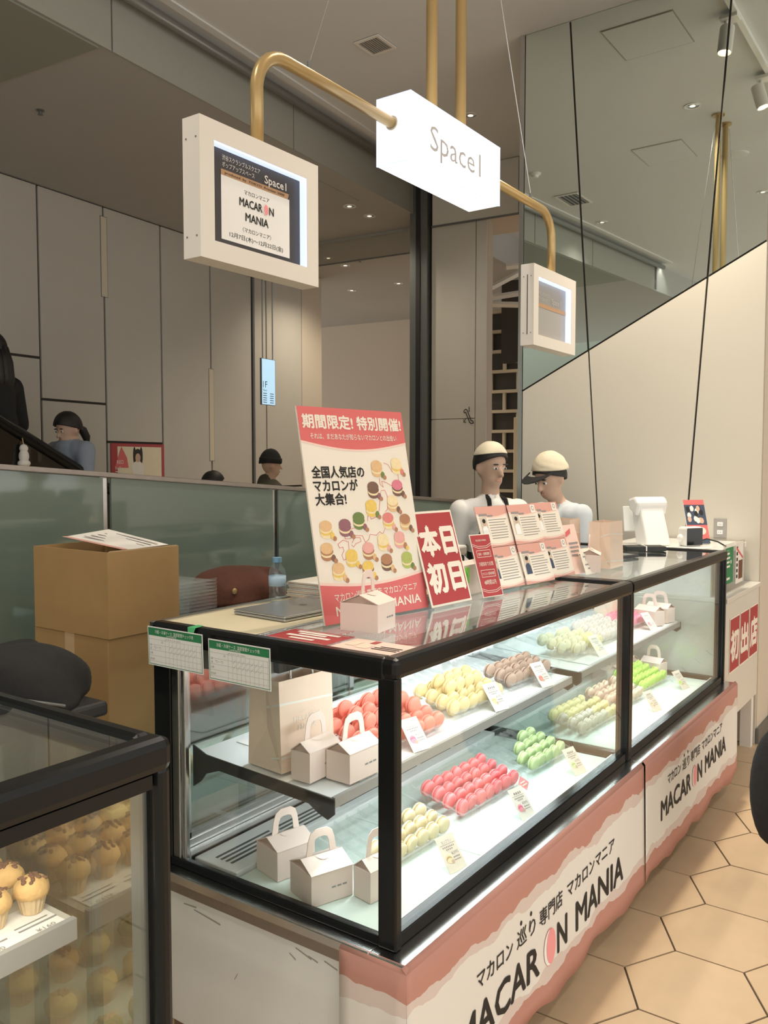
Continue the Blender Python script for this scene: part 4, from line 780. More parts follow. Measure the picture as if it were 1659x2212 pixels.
def fl2(t, pts):
    lines([(.05,.45,.3,.36),(.05,.45,.42,.48),(.05,.4,.54,.60)], 'ink')(t, pts); lines([(.5,.7,.25,.6),(.75,.9,.35,.75)], 'kraft', 1.1979)(t, pts); lines([(.55,.65,.7,.95)], 'deep_red', 1.1980)(t, pts)
flyer([(1.575,1.092),(1.575,1.27),(1.69,1.27),(1.69,1.092)], 'flyer', 'pink-beige flyer lying flat at the front corner of the glass top', 'pale_pink', fl2)
# temperature check cards hung on the near end of the case
for y1, z, lab in ((1.848,1.088,'green-headed temperature check card hung at the rear corner of the near case'),(1.613,1.081,'green-headed temperature check card hung above the paper bag')):
    t = thing('check_card', lab, 'notice', (1.513,y1,z), 'temperature check cards', rot=board_rot(-1,0,-1.5)); w, h = .214,.106
    MB().box(0,w,0,h,-.0008,0).build('card', 'paper_white', t); MB().rect(.003,.082,w-.006,.021,.0004).frame(.003,.003,w-.006,h-.006,.0016,.0004).build('green_header', 'green_print', t)
    MB().text('冷蔵・冷凍ケース  温度管理チェック表', .03,.089,.011,.0007,w=.15).text('(24時間運転用)', .075,.0835,.005,.0007,w=.04).build('lettering', 'paper_white', t)
    mb = MB()
    for k in range(5): mb.rect(.006,.012+k*.015,w-.012,.0005,.0005)
    for k in range(9): mb.rect(.085+k*.015,.006,.0005,.066,.0005)
    mb.rect(.07,.006,.0005,.07,.0005)
    for k in range(7): mb.stroke([(.088+k*.015,.052),(.097+k*.015,.062)], .0006,.0006).stroke([(.088+k*.015,.038),(.097+k*.015,.048)], .0006,.0006)
    mb.text('月', .055,.064,.007,.0007).text('温', .010,.054,.006,.0007).text('度', .010,.045,.006,.0007).text('℃〜 ℃', .025,.047,.008,.0007).text('点検', .008,.032,.006,.0007).text('担当者', .008,.016,.006,.0007).text('AM10:00', .07,.0745,.004,.0007,w=.06); mb.build('table_lines', 'ink_grey', t)
t = thing('tape_tab', 'small green tape tab on the near top rail', 'tape', (1.52,1.70,1.2045)); MB().add([(1.52,1.67,1.205),(1.552,1.672,1.2065),(1.552,1.695,1.2065),(1.52,1.70,1.205),(1.516,1.695,1.186),(1.514,1.675,1.184)], [(0,1,2,3),(0,3,4,5)]).build('strip', 'tape_green', t)
# ---------------------------------------------------------------- things on the cream worktop and the table behind
t = thing('laptop', 'closed silver laptop on the cream worktop', 'laptop', (1.90,1.655,1.198), rot=(0,0,R(-4)))
MB().box(-.15,.15,-.106,.106,0,.009).build('base', 'aluminium', t, bevel=.004); MB().box(-.15,.15,-.106,.106,.0095,.015).build('lid', 'aluminium', t, bevel=.003); MB().ell((.03,0,.0152),(.012,.014,.0004),12,6).build('emblem', 'steel_grey', t)
def bottle(x, y, z):
    t = thing('water_bottle', 'small clear water bottle with blue cap behind the laptop', 'bottle', (x,y,z)); c = (x,y,z)
    MB().lathe([(0,.004),(.022,0),(.027,.006),(.027,.02),(.0255,.024),(.027,.028),(.0255,.034),(.027,.038),(.0255,.044),(.027,.048),(.027,.088),(.024,.104),(.013,.120),(.012,.128)], 20, c).build('body', 'water', t, smooth=True)
    MB().lathe([(.0275,.052),(.0275,.084)], 20, c).build('label_band', 'bottle_label', t, smooth=True); MB().lathe([(0,.142),(.0145,.141),(.0145,.126),(.0130,.126)], 18, c).build('cap', 'bottle_cap', t, smooth=True, auto=40)
bottle(1.995,1.815,1.198)
t = thing('paper_stack', 'stack of flattened pink bags behind the laptop', 'paper stack', (2.16,1.77,1.198))
for k in range(14): a = random.uniform(-.006,.006); b = random.uniform(-.008,.008); MB().box(2.06+a,2.26+a,1.70+b,1.83+b,1.198+k*.0042,1.2012+k*.0042).build('sheet', 'paper' if k % 3 else 'kraft', t)
wt = thing('work_table', 'steel work table behind the near case', 'table', (2.7,2.25,0)); MB().box(1.96,3.35,1.92,2.80,1.05,1.08).build('tabletop', 'steel', wt, bevel=.003)
for x in (1.99,3.28):
    for y in (1.95,2.73): MB().box(x,x+.04,y,y+.04,0,1.05).build('leg', 'steel', wt)
t = thing('tray_stack', 'tall stack of empty clear plastic trays beside the carton', 'tray stack', (2.08,2.41,1.08))
for k in range(11): MB().box(1.962+random.uniform(0,.004),2.20,2.30+random.uniform(0,.004),2.52,1.08+k*.0125,1.0815+k*.0125).box(1.962,1.964,2.30,2.52,1.0822+k*.0125,1.091+k*.0125).box(1.964,2.20,2.30,2.302,1.0822+k*.0125,1.091+k*.0125).build('tray', 'plastic_edge', t)
def heap(name, label, cat, m, cx, cy, z0, rx, ry, h, seed, bumps=7):
    rn = random.Random(seed); t = thing(name, label, cat, (cx,cy,z0)); mb = MB(); n, k = 40, 14; ph = [(rn.uniform(0,6.28),rn.uniform(2,bumps),rn.uniform(.04,.12)) for _ in range(6)]
    prof = []
    for i in range(k+1):
        a = math.pi/2*i/k
        for j in range(n):
            b = 2*math.pi*j/n; w = 1+sum(q*math.sin(int(f)*b+p+i*.35) for p,f,q in ph)*.8
            prof.append((cx+rx*math.cos(a)**.7*math.cos(b)*w, cy+ry*math.cos(a)**.7*math.sin(b)*w, z0+h*math.sin(a)*(1+.5*sum(q*math.sin(int(f)*b*.5+p*2+i*.6) for p,f,q in ph)*(1-i/k))))
    mb.add(prof, [(i*n+j,i*n+(j+1)%n,(i+1)*n+(j+1)%n,(i+1)*n+j) for i in range(k) for j in range(n)]+[tuple(range(n))[::-1]]); return t, mb.build('cloth', m, t, smooth=True)
heap('folded_cloth', 'dark brown knitted cloth heaped behind the clear trays', 'cloth', 'fabric_brown', 2.50,2.50,1.08,.24,.16,.135,3)
MB().ell((2.36,2.37,1.14),(.012,.006,.012),12,8).build('button', 'brass', bpy.data.objects['folded_cloth'])
# cartons
def carton(x0,x1,y0,y1,z0,z1,label,open_top):
    t = thing('cardboard_box', label, 'cardboard box', ((x0+x1)/2,(y0+y1)/2,z0), 'stacked brown cartons'); e = .005
    if open_top:
        MB().box(x0,x1,y0,y1,z0,z0+e).box(x0,x1,y0,y0+e,z0+e,z1).box(x0,x1,y1-e,y1,z0+e,z1).box(x0,x0+e,y0+e,y1-e,z0+e,z1).box(x1-e,x1,y0+e,y1-e,z0+e,z1).build('body', 'cardboard', t)
        MB().add([(x0,y0,z1),(x1,y0,z1),(x1-.01,y0-.0,z1+.004),(x0+.01,y0,z1+.004)], [(0,1,2,3)]).build('flap', 'cardboard_in', t)
        MB().add([(x0,y0+.01,z1),(x0,y1-.01,z1),(x0+.09,y1-.03,z1-.03),(x0+.09,y0+.03,z1-.03)], [(0,1,2,3)]).build('flap', 'cardboard_in', t)
    else:
        MB().box(x0,x1,y0,y1,z0,z1).build('body', 'cardboard', t, bevel=.003); MB().box(x0-.0008,x1+.0008,(y0+y1)/2-.025,(y0+y1)/2+.025,z0+.1,z1+.0008).build('tape', 'cardboard_in', t)
    return t
carton(1.648,1.932,2.20,2.59,1.09,1.36,'open brown carton on top of the stack by the frosted glass',True)
carton(1.652,1.94,2.21,2.60,.55,1.088,'brown carton in the middle of the stack behind the near case',False); carton(1.64,1.94,2.19,2.62,0,.548,'lowest brown carton of the stack behind the near case',False)
t = thing('flyer_sheet', 'printed sheet sticking out of the open carton', 'flyer', (1.8,2.4,1.35)); MB().add([(1.72,2.21,1.362),(1.925,2.24,1.362),(1.925,2.56,1.40),(1.74,2.56,1.385)], [(0,1,2,3)]).build('sheet', 'paper', t); MB().add([(1.715,2.21,1.364),(1.735,2.21,1.364),(1.755,2.56,1.387),(1.735,2.56,1.387)], [(0,1,2,3)]).build('border', 'dusty_pink', t)
mb = MB()
for k in range(5): mb.add([(1.77+k*.028,2.25,1.3635+.001*k),(1.778+k*.028,2.25,1.3635+.001*k),(1.785+k*.028,2.5,1.389+.001*k),(1.777+k*.028,2.5,1.389+.001*k)], [(0,1,2,3)])
mb.build('lettering', 'ink_grey', t)
st = thing('stool', 'dark stool under the black jacket', 'stool', (1.25,2.0,0)); MB().box(1.08,1.42,1.90,2.22,.96,1.0).build('seat', 'black_soft', st, bevel=.01)
for x in (1.10,1.37):
    for y in (1.92,2.17): MB().box(x,x+.03,y,y+.03,0,.96).build('leg', 'steel_grey', st)
t, o = heap('black_jacket', 'black jacket heaped behind the muffin case', 'jacket', 'fabric_black', 1.22,2.06,1.0,.225,.165,.165,11,5)
MB().tube([(1.03,1.93,1.06),(1.10,1.905,1.075),(1.18,1.90,1.055),(1.28,1.89,1.02)], .004, 6).build('zip', 'steel_grey', t)
# small things between the signs
t = thing('scissors', 'black-handled scissors standing behind the slim red card', 'scissors', (2.60,1.42,1.2))
for cx, cz, a in ((2.605,1.378,25),(2.632,1.402,-20)):
    MB().tube([(cx+.017*math.cos(R(k*30)),1.42,cz+.022*math.sin(R(k*30)+R(a)*.0)) for k in range(13)], .0048, 8, cap=False).build('grip', 'black_gloss', t, smooth=True)
MB().ext([(2.618,1.365),(2.626,1.360),(2.668,1.25),(2.664,1.25)], lambda u,v,d: (u,d,v), 1.418,1.4205).ext([(2.612,1.375),(2.620,1.378),(2.652,1.25),(2.648,1.25)], lambda u,v,d: (u,d,v), 1.4207,1.423).build('blade', 'steel', t)
t = thing('pen_holder', 'pink card box holding the scissors behind the red cards', 'box', (2.55,1.43,1.2)); MB().box(2.36,2.70,1.385,1.46,1.1995,1.30).build('body', 'pink_card', t, bevel=.001)
t = thing('sticky_note', 'bright green handwritten note on the pink card box', 'note', (2.42,1.383,1.25)); MB().box(2.385,2.455,1.3825,1.3845,1.24,1.292).build('sheet', 'lime_note', t); mb = MB()
for k in range(3): mb.stroke([(2.392+k*.02,1.278),(2.405+k*.02,1.26),(2.398+k*.02,1.248)], .002, 0)
mb.v = [(x,1.3818,z) for x,z,_ in mb.v]; mb.build('lettering', 'line_green', t)
t = thing('receipt_printer', 'black and white label printer half hidden behind the red signs', 'printer', (2.62,1.64,1.198)); MB().box(2.50,2.74,1.56,1.72,1.1975,1.30).build('body', 'black_soft', t, bevel=.01); MB().box(2.495,2.745,1.555,1.725,1.30,1.335).build('lid', 'white_plastic', t, bevel=.008)
# ---------------------------------------------------------------- marble counter, register and shield at the end wall
mc = thing('marble_counter', 'white marble counter between the far case and the end wall', 'counter', (4.87,1.3,0))
MB().box(4.482,5.262,1.05,1.75,.30,.93).build('body', 'marble', mc, bevel=.003); MB().box(4.482,5.262,1.04,1.75,.93,.955).build('slab', 'marble', mc, bevel=.004)
for x in (4.5,5.18): MB().box(x,x+.05,1.06,1.12,0,.30).build('leg', 'white_paint', mc)
MB().box(4.482,5.255,1.45,1.75,0,.30).build('plinth', 'steel_grey', mc)
rp = thing('register_stand', 'white riser carrying the register on the marble counter', 'stand', (4.85,1.42,.955)); MB().box(4.50,5.24,1.12,1.74,1.155,1.185).build('top', 'white_gloss', rp, bevel=.003)
for x in (4.5,5.21): MB().box(x,x+.03,1.13,1.73,.955,1.155).build('side', 'white_gloss', rp)
sh = thing('acrylic_shield', 'clear acrylic shield with two notices beside the far case', 'shield', (4.7,1.06,.955)); MB().box(4.49,4.95,1.065,1.069,.9555,1.225).build('pane', 'acrylic', sh)
t = thing('notice', 'dark green notice on the acrylic shield', 'notice', (4.52,1.0635,1.02), rot=board_rot(0,-1,0)); MB().box(0,.16,0,.185,-.0008,0).build('sheet', 'green_print', t); mb = MB()
for k in range(4): mb.rect(.02,.15-k*.022,.06+.01*(k%2),.010,.0006)
mb.rect(.02,.02,.07,.012,.0006).rect(.10,.10,.02,.018,.0006).text('アプリ', .02,.165,.014,.0006,w=.05); mb.build('lettering', 'paper', t)
t = thing('notice', 'red and black notice at the edge of the acrylic shield', 'notice', (4.74,1.0635,1.0), rot=board_rot(0,-1,0)); MB().box(0,.16,0,.22,-.0008,0).build('sheet', 'paper', t); mb = MB()
for k in range(6): mb.rect(.01,.03+k*.03,.03,.018,.0006)
mb.build('lettering', 'ink', t); MB().rect(.06,.02,.09,.10,.0006).build('photo', 'choc', t); MB().stroke([(.01,.19),(.15,.13)], .014, .0008).build('red_bar', 'poster_red', t)
for k, (x, ch, lab) in enumerate(((4.64,'初','dark red sheet with the first large character on the marble counter'),(4.885,'出','dark red sheet with the middle large character on the marble counter'),(5.06,'店','dark red sheet with the last large character on the marble counter'))):
    x = 4.575+k*.225; t = thing('notice_sheet', lab, 'notice', (x,1.0475,.55), 'three red character sheets', rot=board_rot(0,-1,0)); MB().box(0,.21,0,.29,-.001,0).build('sheet', 'poster_cream', t); MB().rect(.008,.008,.194,.274,.0006).build('red_field', 'deep_red', t); MB().text(ch, .105,.075,.17,.001,align='C',w=.16,bold=.05).build('lettering', 'poster_cream', t)
t = thing('register', 'white tablet register tilted on its stand', 'register', (4.72,1.50,1.185), rot=(0,0,R(-38)))
MB().ext([(.07,0),(-.05,0),(-.10,.22),(-.06,.235),(-.015,.22)], lambda u,v,d: (d,-u,v), -.075,.075).build('stand', 'white_gloss', t, bevel=.012)
MB().ext([(-.02,.16),(-.09,.20),(-.10,.255),(-.03,.27),(.0,.235)], lambda u,v,d: (d,-u,v), -.10,.10).build('head', 'white_gloss', t, bevel=.015); MB().box(-.05,.05,.012,.016,.22,.226).build('slot', 'slot', t)
MB().ext([(-.115,.07),(-.135,.21),(-.125,.212),(-.105,.072)], lambda u,v,d: (d,-u,v), -.11,.11).build('tablet', 'white_plastic', t, bevel=.004)
t = thing('payment_terminal', 'small white payment terminal with black screen', 'terminal', (4.66,1.27,1.185), rot=(0,0,R(-32)))
MB().box(-.075,.075,-.07,.07,0,.012).build('base', 'white_gloss', t, bevel=.005); MB().box(-.058,.058,-.02,.045,.012,.115).build('body', 'white_gloss', t, bevel=.012); MB().box(-.052,.052,-.0225,-.019,.018,.109).build('screen', 'screen_black', t, bevel=.004); MB().ell((-.062,.02,.055),(.015,.02,.022),12,8).build('knob', 'white_gloss', t, smooth=True)
MB().tube([(.06,.03,.03),(.12,.02,.045),(.17,-.01,.03),(.20,-.04,.005)], .004, 8).build('cable', 'black_soft', t, smooth=True)
t = thing('leaning_poster', 'narrow red and blue photo poster leaning behind the terminal', 'poster', (4.86,1.335,1.19), rot=board_rot(-.75,-.66,22)); w, h = .12,.26
MB().box(0,w,0,h,-.012,0).build('board', 'paper_white', t); MB().rect(0,.0,w,h,.0006).build('red_field', 'poster_red', t); mb = MB().rect(0,.11,w,.12,.001,0)
rn = random.Random(5)
for k in range(14): mb.disc(rn.uniform(.02,.10),rn.uniform(.125,.215),.012,.018,.0012+k*.00005,1+k%3,8)
mb.rect(0,0,w,.025,.001,0); mb.build('photo', ['denim','paper','hair','skin_tone'], t)['kind'] = 'stuff'; MB().text('1', .07,.04,.05,.0014,bold=.03).disc(.085,.075,.022,.022,.0012,0).build('lettering', 'pale_pink', t)
t = thing('card_reader', 'flat black card reader at the rear of the far case top', 'card reader', (4.27,1.40,1.2), rot=(0,0,R(-55))); MB().box(-.10,.10,-.045,.045,-.002,.022).build('body', 'black_soft', t, bevel=.004); MB().box(-.003,.003,-.047,.047,-.001,.0235).build('strap', 'paper', t)
t = thing('clipboard', 'black tablet lying on the far case top behind the bags', 'tablet', (3.86,1.44,1.2), rot=(0,0,R(-20))); MB().box(-.12,.12,-.09,.09,-.002,.010).build('body', 'black_soft', t, bevel=.003); MB().box(-.11,.11,-.08,.08,.010,.0112).build('screen', 'screen_black', t)
t = thing('wall_outlet', 'dark grey double wall socket on the white end wall', 'outlet', (5.266,1.274,1.256), rot=board_rot(-1,0,0)); MB().box(-.036,.036,-.058,.058,-.002,.004).build('plate', 'grey_metal', t, bevel=.002)
for k in (-.024,.024): o = MB().box(-.016,.016,k-.012,k+.012,.004,.007).build('socket', 'white_plastic', t, bevel=.001); MB().rect(-.006,k-.005,.002,.009,.0074).rect(.004,k-.005,.002,.009,.0074).build('slot', 'slot', o)
# ---------------------------------------------------------------- muffin case at the left edge
x0, x1 = -.75, .885
t = thing('display_case', 'dark-framed glass muffin case cut by the left edge of the picture', 'display case', (.1,1.45,0))
MB().box(x0,x1,1.03,1.86,0,.50).build('body', 'scuffed_white', t, bevel=.004); MB().box(x0,x1+.01,1.02,1.86,.50,.53).build('ledge', 'steel', t, bevel=.003)
for a, b, c, d, e, f in ((x1-.024,x1+.004,1.035,1.085,.53,1.16),(x1-.024,x1+.004,1.80,1.85,.53,1.16)): MB().box(a,b,c,d,e,f).build('corner_post', 'black_gloss', t, bevel=.010)
MB().box(x1-.034,x1-.026,1.06,1.09,.54,1.15).build('seal_strip', 'steel_grey', t)
MB().box(x0,x1+.006,1.032,1.082,1.150,1.205).build('top_rail', 'black_gloss', t, bevel=.014); MB().box(x0,x1-.03,1.04,1.072,1.128,1.150).build('inner_rail', 'black_gloss', t)
MB().box(x1-.036,x1+.006,1.07,1.85,1.155,1.205).build('top_rail', 'black_gloss', t, bevel=.014); MB().box(x0,x1,1.83,1.86,1.15,1.205).build('top_rail', 'black_gloss', t, bevel=.008)
MB().box(x0,x1-.03,1.045,1.08,.53,.56).build('bottom_rail', 'black_gloss', t, bevel=.004)
MB().box(x0,x1-.026,1.055,1.061,.56,1.13).build('front_glass', 'clear_glass', t); MB().box(x0,x1-.04,1.085,1.83,1.19,1.198).build('top_glass', 'top_glass', t); MB().box(x1-.020,x1-.014,1.09,1.80,.54,1.15).build('end_glass', 'end_mirror_glass', t)
MB().box(x0,x1-.02,1.81,1.825,.54,1.15).build('rear_panel', 'grey_metal', t); MB().box(x0,x1-.03,1.07,1.81,.53,.56).build('deck', 'deck', t)
s = MB().box(x0,x1-.03,1.25,1.80,.845,.858).build('shelf', 'wood_shelf', t); MB().box(x0,x1-.032,1.238,1.25,.825,.862).build('shelf_edge', 'grey_metal', s)
MB().add([(.50,1.24,.8605),(.84,1.24,.8605),(.84,1.345,.8605),(.50,1.345,.8605)], [(0,1,2,3)]).build('price_strip', 'paper', s)
mb = MB()
for xx in (.60,.70,.79): mb.text('¥160', 0,0,.014,0,w=.034).xf(Matrix.Translation((xx,1.252,.8615)), mb.__dict__.setdefault('k',0)); mb.k = len(mb.v)
for xx in (.58,.68,.77): mb.add([(xx,1.275,.8615),(xx+.07,1.275,.8615),(xx+.07,1.279,.8615),(xx,1.279,.8615)], [(0,1,2,3)]); mb.add([(xx,1.288,.8615),(xx+.06,1.288,.8615),(xx+.06,1.291,.8615),(xx,1.291,.8615)], [(0,1,2,3)])
mb.build('lettering', 'ink_grey', s)
lamp('case_light', 'AREA', (.05,1.14,1.13), P_LED*1.6, (1,.95,.86), (.05,1.5,.7), 1.5, .02); MB().tube([(x0+.05,1.125,1.14),(x1-.08,1.125,1.14)], .008, 8).build('light_tube', 'led', t)
lamp('case_light', 'AREA', (.05,1.275,.835), P_LED*.6, (1,.95,.86), (.05,1.3,.4), 1.5, .02)
def muffin_mesh(seed, m):
    rn = random.Random(seed); ph = [(rn.uniform(0,6),rn.randint(2,6)) for _ in range(4)]
    cup = MB().lathe([(0,0),(.020,0),(.0285,.034),(.0275,.034),(.019,.004)], 36, wob=lambda i,k: 1+(.035 if k%2 else -.02)*(1 if i in (1,2) else 0)).mesh('paper_cup', 'muffin_cup')
    def wob(i,k): a = 2*math.pi*k/28; return 1+.05*sum(math.sin(f*a+p+i) for p,f in ph)*.5
    top = MB().lathe([(.026,.030),(.032,.034),(.0345,.042),(.032,.052),(.024,.062),(.013,.068),(0,.070)], 28, wob=wob).mesh('crown', m, smooth=True)
    mb = MB()
    for k in range(16):
        a = rn.uniform(0,6.28); r = rn.uniform(0,.024); mb.ell((r*math.cos(a),r*math.sin(a),.0690-r*r*14),(rn.uniform(.004,.009),rn.uniform(.003,.007),.004),8,6,rot=Euler((0,0,a)).to_matrix())
    crumb = mb.mesh('crumb_topping', 'choc' if m == 'muffin' else 'cardboard_in', smooth=True)
    return cup, top, crumb
MV = [muffin_mesh(1,'muffin'), muffin_mesh(2,'muffin'), muffin_mesh(3,'muffin_pale'), muffin_mesh(4,'muffin_green')]
def muffin(x, y, z, v, label, group):
    o = thing('muffin', label, 'muffin', (x,y,z), group, rot=(0,0,random.uniform(0,6.28)))
    for nm, me in zip(('paper_cup','crown','crumb_topping'), MV[v]): c = bpy.data.objects.new(nm, me); COL.objects.link(c); c.parent = o
    o.scale = (.88,.88,.9)
for i in range(8):
    for j in range(6):
        x = .822-i*.066+random.uniform(-.004,.004); y = 1.325+j*.07+random.uniform(-.004,.004)
        muffin(x, y, .8615, 0 if j < 2 else random.choice((0,1,2,2)), 'crumb-topped muffin in a paper cup on the shelf of the muffin case', 'muffins on the upper shelf')
for i in range(7):
    for j in range(5):
        x = .795-i*.085+random.uniform(-.006,.006); y = 1.16+j*.125+random.uniform(-.006,.006)
        muffin(x, y, .5605, random.choice((2,2,3,1)), 'muffin on the bottom deck of the muffin case', 'muffins on the bottom deck')
# ---------------------------------------------------------------- people
def capsule(mb, a, ra, b, rb, n=14):
    a, b = Vector(a), Vector(b); d = b-a; L = d.length
    if L < 1e-5: mb.ell(a, (ra,ra,ra), n, 8); return
    prof = [(ra*math.sin(R(t_)), -ra*math.cos(R(t_))) for t_ in (0,30,60,90)] + [(rb*math.sin(R(t_)), L+rb*math.cos(R(t_)-math.pi)*-1 if False else L-rb*math.cos(R(t_))) for t_ in (90,120,150,180)]
    o = len(mb.v); mb.lathe(prof, n); q = d.to_track_quat('Z','Y').to_matrix().to_4x4(); mb.xf(Matrix.Translation(a) @ q, o)
def hand(C, wrist, dr, side, tag_='skin'):
    w = Vector(wrist); d = Vector(dr).normalized(); s = d.cross(Vector((0,0,1))); s = (s.normalized() if s.length > .1 else Vector((1,0,0)))*side; up = s.cross(d)*side
    C.append((w, .026, w+d*.07, .032, tag_))
    for k, l in zip((-1.5,-.5,.5,1.5), (.052,.066,.072,.064)):
        b = w+d*.085+s*k*.017; m_ = b+d*l*.55-up*.008; C.append((b, .010, m_, .0095, tag_)); C.append((m_, .0095, m_+d*l*.4-up*.016, .0085, tag_))
    b = w+d*.03+s*.030; C.append((b, .012, b+d*.035+s*.022, .010, tag_)); C.append((b+d*.035+s*.022, .010, b+d*.062+s*.024, .009, tag_))
def person(label, loc, rz, caps, head, mats, hairf=None, group=None, voxel=.011, neck_tag='skin', face=True):
    """caps: tapered limbs (a, ra, b, rb, tag) in local space, facing -y; one remeshed surface"""
    t = thing('person', label, 'person', loc, group, rot=(0,0,R(rz))); hc = Vector(head[0]); hr = Euler((R(head[1]),0,R(head[2]))).to_matrix()
    caps = list(caps); mb = MB()
    for a, ra, b, rb, tg in caps: capsule(mb, a, ra, b, rb)
    mb.ell(hc+hr@Vector((0,.008,.02)), (.076,.094,.105), 20, 14, rot=hr); mb.ell(hc+hr@Vector((0,-.022,-.055)), (.055,.065,.062), 16, 10, rot=hr)
    capsule(mb, hc+hr@Vector((0,-.088,.012)), .010, hc+hr@Vector((0,-.106,-.022)), .015)
    for s in (-1,1): mb.ell(hc+hr@Vector((s*.079,.012,-.005)), (.012,.020,.032), 10, 8, rot=hr)
    me = mb.mesh('body', 'skin_tone'); o = bpy.data.objects.new('body', me); COL.objects.link(o)
    md = o.modifiers.new('r','REMESH'); md.mode = 'VOXEL'; md.voxel_size = voxel; md.use_smooth_shade = True
    sm = o.modifiers.new('s','SMOOTH'); sm.factor = .5; sm.iterations = 3
    bpy.context.view_layer.update(); dg = bpy.context.evaluated_depsgraph_get(); ne = bpy.data.meshes.new_from_object(o.evaluated_get(dg)); ne.name = 'body'
    bpy.data.objects.remove(o); ne.materials.clear(); tl = list(mats.keys())
    for k in tl: ne.materials.append(M[mats[k]])
    segs = [(Vector(a), Vector(b), ra, rb, tl.index(tg)) for a, ra, b, rb, tg in caps]; si = tl.index('skin'); idx = []
    for p in ne.polygons:
        c = p.center; best = (c-hc).length-.105; bi = si
        for a, b, ra, rb, ti in segs:
            d = b-a; u = max(0,min(1,(c-a).dot(d)/max(d.length_squared,1e-9))); e = (c-a-d*u).length-(ra+(rb-ra)*u)
            if e < best: best = e; bi = ti
        idx.append(bi)
    ne.polygons.foreach_set('material_index', idx); ne.polygons.foreach_set('use_smooth', [True]*len(idx))
    b = bpy.data.objects.new('body', ne); COL.objects.link(b); b.parent = t
    X = Matrix.Translation(hc) @ hr.to_4x4()
    if face:
        mb = MB()
        for s in (-1,1): mb.ell((s*.031,-.079,.012),(.014,.008,.008),10,8,0); mb.ell((s*.031,-.0845,.012),(.0065,.004,.0065),10,8,1); mb.ell((s*.032,-.082,.034),(.019,.006,.004),8,6,1)
        mb.ell((0,-.086,-.056),(.021,.006,.006),10,6,2); mb.xf(X); mb.build('face_features', ['paper_white','hair','dusty_pink'], t, smooth=True)['kind'] = 'stuff'
    if hairf: hairf(t, X)
    return t
def shell(mb, X, r, zc, yb, n=24, m=14, mi=0, jag=.0, off=(0,.012,.022)):
    """cap of hair: upper part of an ellipsoid, lower at the back than over the brow"""
    o = len(mb.v); vs = []; fs = []
    for i in range(m+1):
        for k in range(n):
            b = 2*math.pi*k/n; lim = zc+(yb-zc)*(.5+.5*math.sin(b)); zz = 1-(1-lim)*i/m; zz = max(-.98,min(1,zz)); q = math.sqrt(max(0,1-zz*zz)); w = 1+jag*math.sin(k*5+i)
            vs.append((off[0]+r[0]*q*math.cos(b)*w, off[1]+r[1]*q*math.sin(b)*w, off[2]+r[2]*zz))
    fs = [(i*n+k,(i+1)*n+k,(i+1)*n+(k+1)%n,i*n+(k+1)%n) for i in range(m) for k in range(n)]; mb.add(vs, fs, mi); mb.xf(X, o)
def thick(o, t_=.012):
    s_ = o.modifiers.new('thick','SOLIDIFY'); s_.thickness = t_; s_.offset = 0; return o
def std_legs(C, tg, shoe, hip=.92, sp=.10, back=0.0):
    for s in (-1,1):
        C += [((s*sp,0,hip),.092,(s*sp,-.01,.50),.066,tg),((s*sp,-.01,.50),.062,(s*sp,.02,.10),.045,tg),((s*sp,.03,.045),.042,(s*sp,-.13,.035),.034,shoe)]
# staff member in white shirt behind the profile cards
C = []; std_legs(C, 'pants', 'shoe')
C += [((0,0,.98),.135,(0,.0,1.16),.125,'pants'),((0,0,1.14),.125,(0,0,1.34),.135,'shirt'),((-.11,.0,1.36),.088,(.11,.0,1.36),.088,'shirt'),((0,.005,1.42),.052,(0,-.008,1.52),.050,'skin')]
for s in (-1,1):
    C += [((s*.175,.0,1.375),.068,(s*.215,.01,1.12),.050,'shirt'),((s*.215,.01,1.12),.048,(s*.17,-.20,1.04),.038,'shirt')]; hand(C, (s*.165,-.22,1.035), (-s*.2,-1,-.1), s)
def hair1(t, X):
    mb = MB(); shell(mb, X, (.085,.105,.115), .50, -.55); thick(mb.build('hair', 'hair', t, smooth=True))
    mb = MB(); shell(mb, X, (.093,.112,.122), .62, .15); o = thick(mb.build('cap', 'fabric_cream', t, smooth=True), .004)
    MB().tube([(-.055,-.118,1.36),(-.05,-.09,1.44),(-.03,-.01,1.468)], .012, 6).tube([(.055,-.118,1.36),(.05,-.09,1.44),(.03,-.01,1.468)], .012, 6).ext([(-.12,.55),(.12,.55),(.10,1.22),(.06,1.36),(-.06,1.36),(-.10,1.22)], lambda u,v,d: (u,d,v), -.150, -.140).build('apron', 'fabric_black', t)
person('person in white shirt and black apron straps behind the profile cards', (4.22,2.25,0), -35, C, ((0,-.012,1.615),12,10), {'skin':'skin_tone','shirt':'fabric_white','pants':'fabric_black','shoe':'shoe'}, hair1)
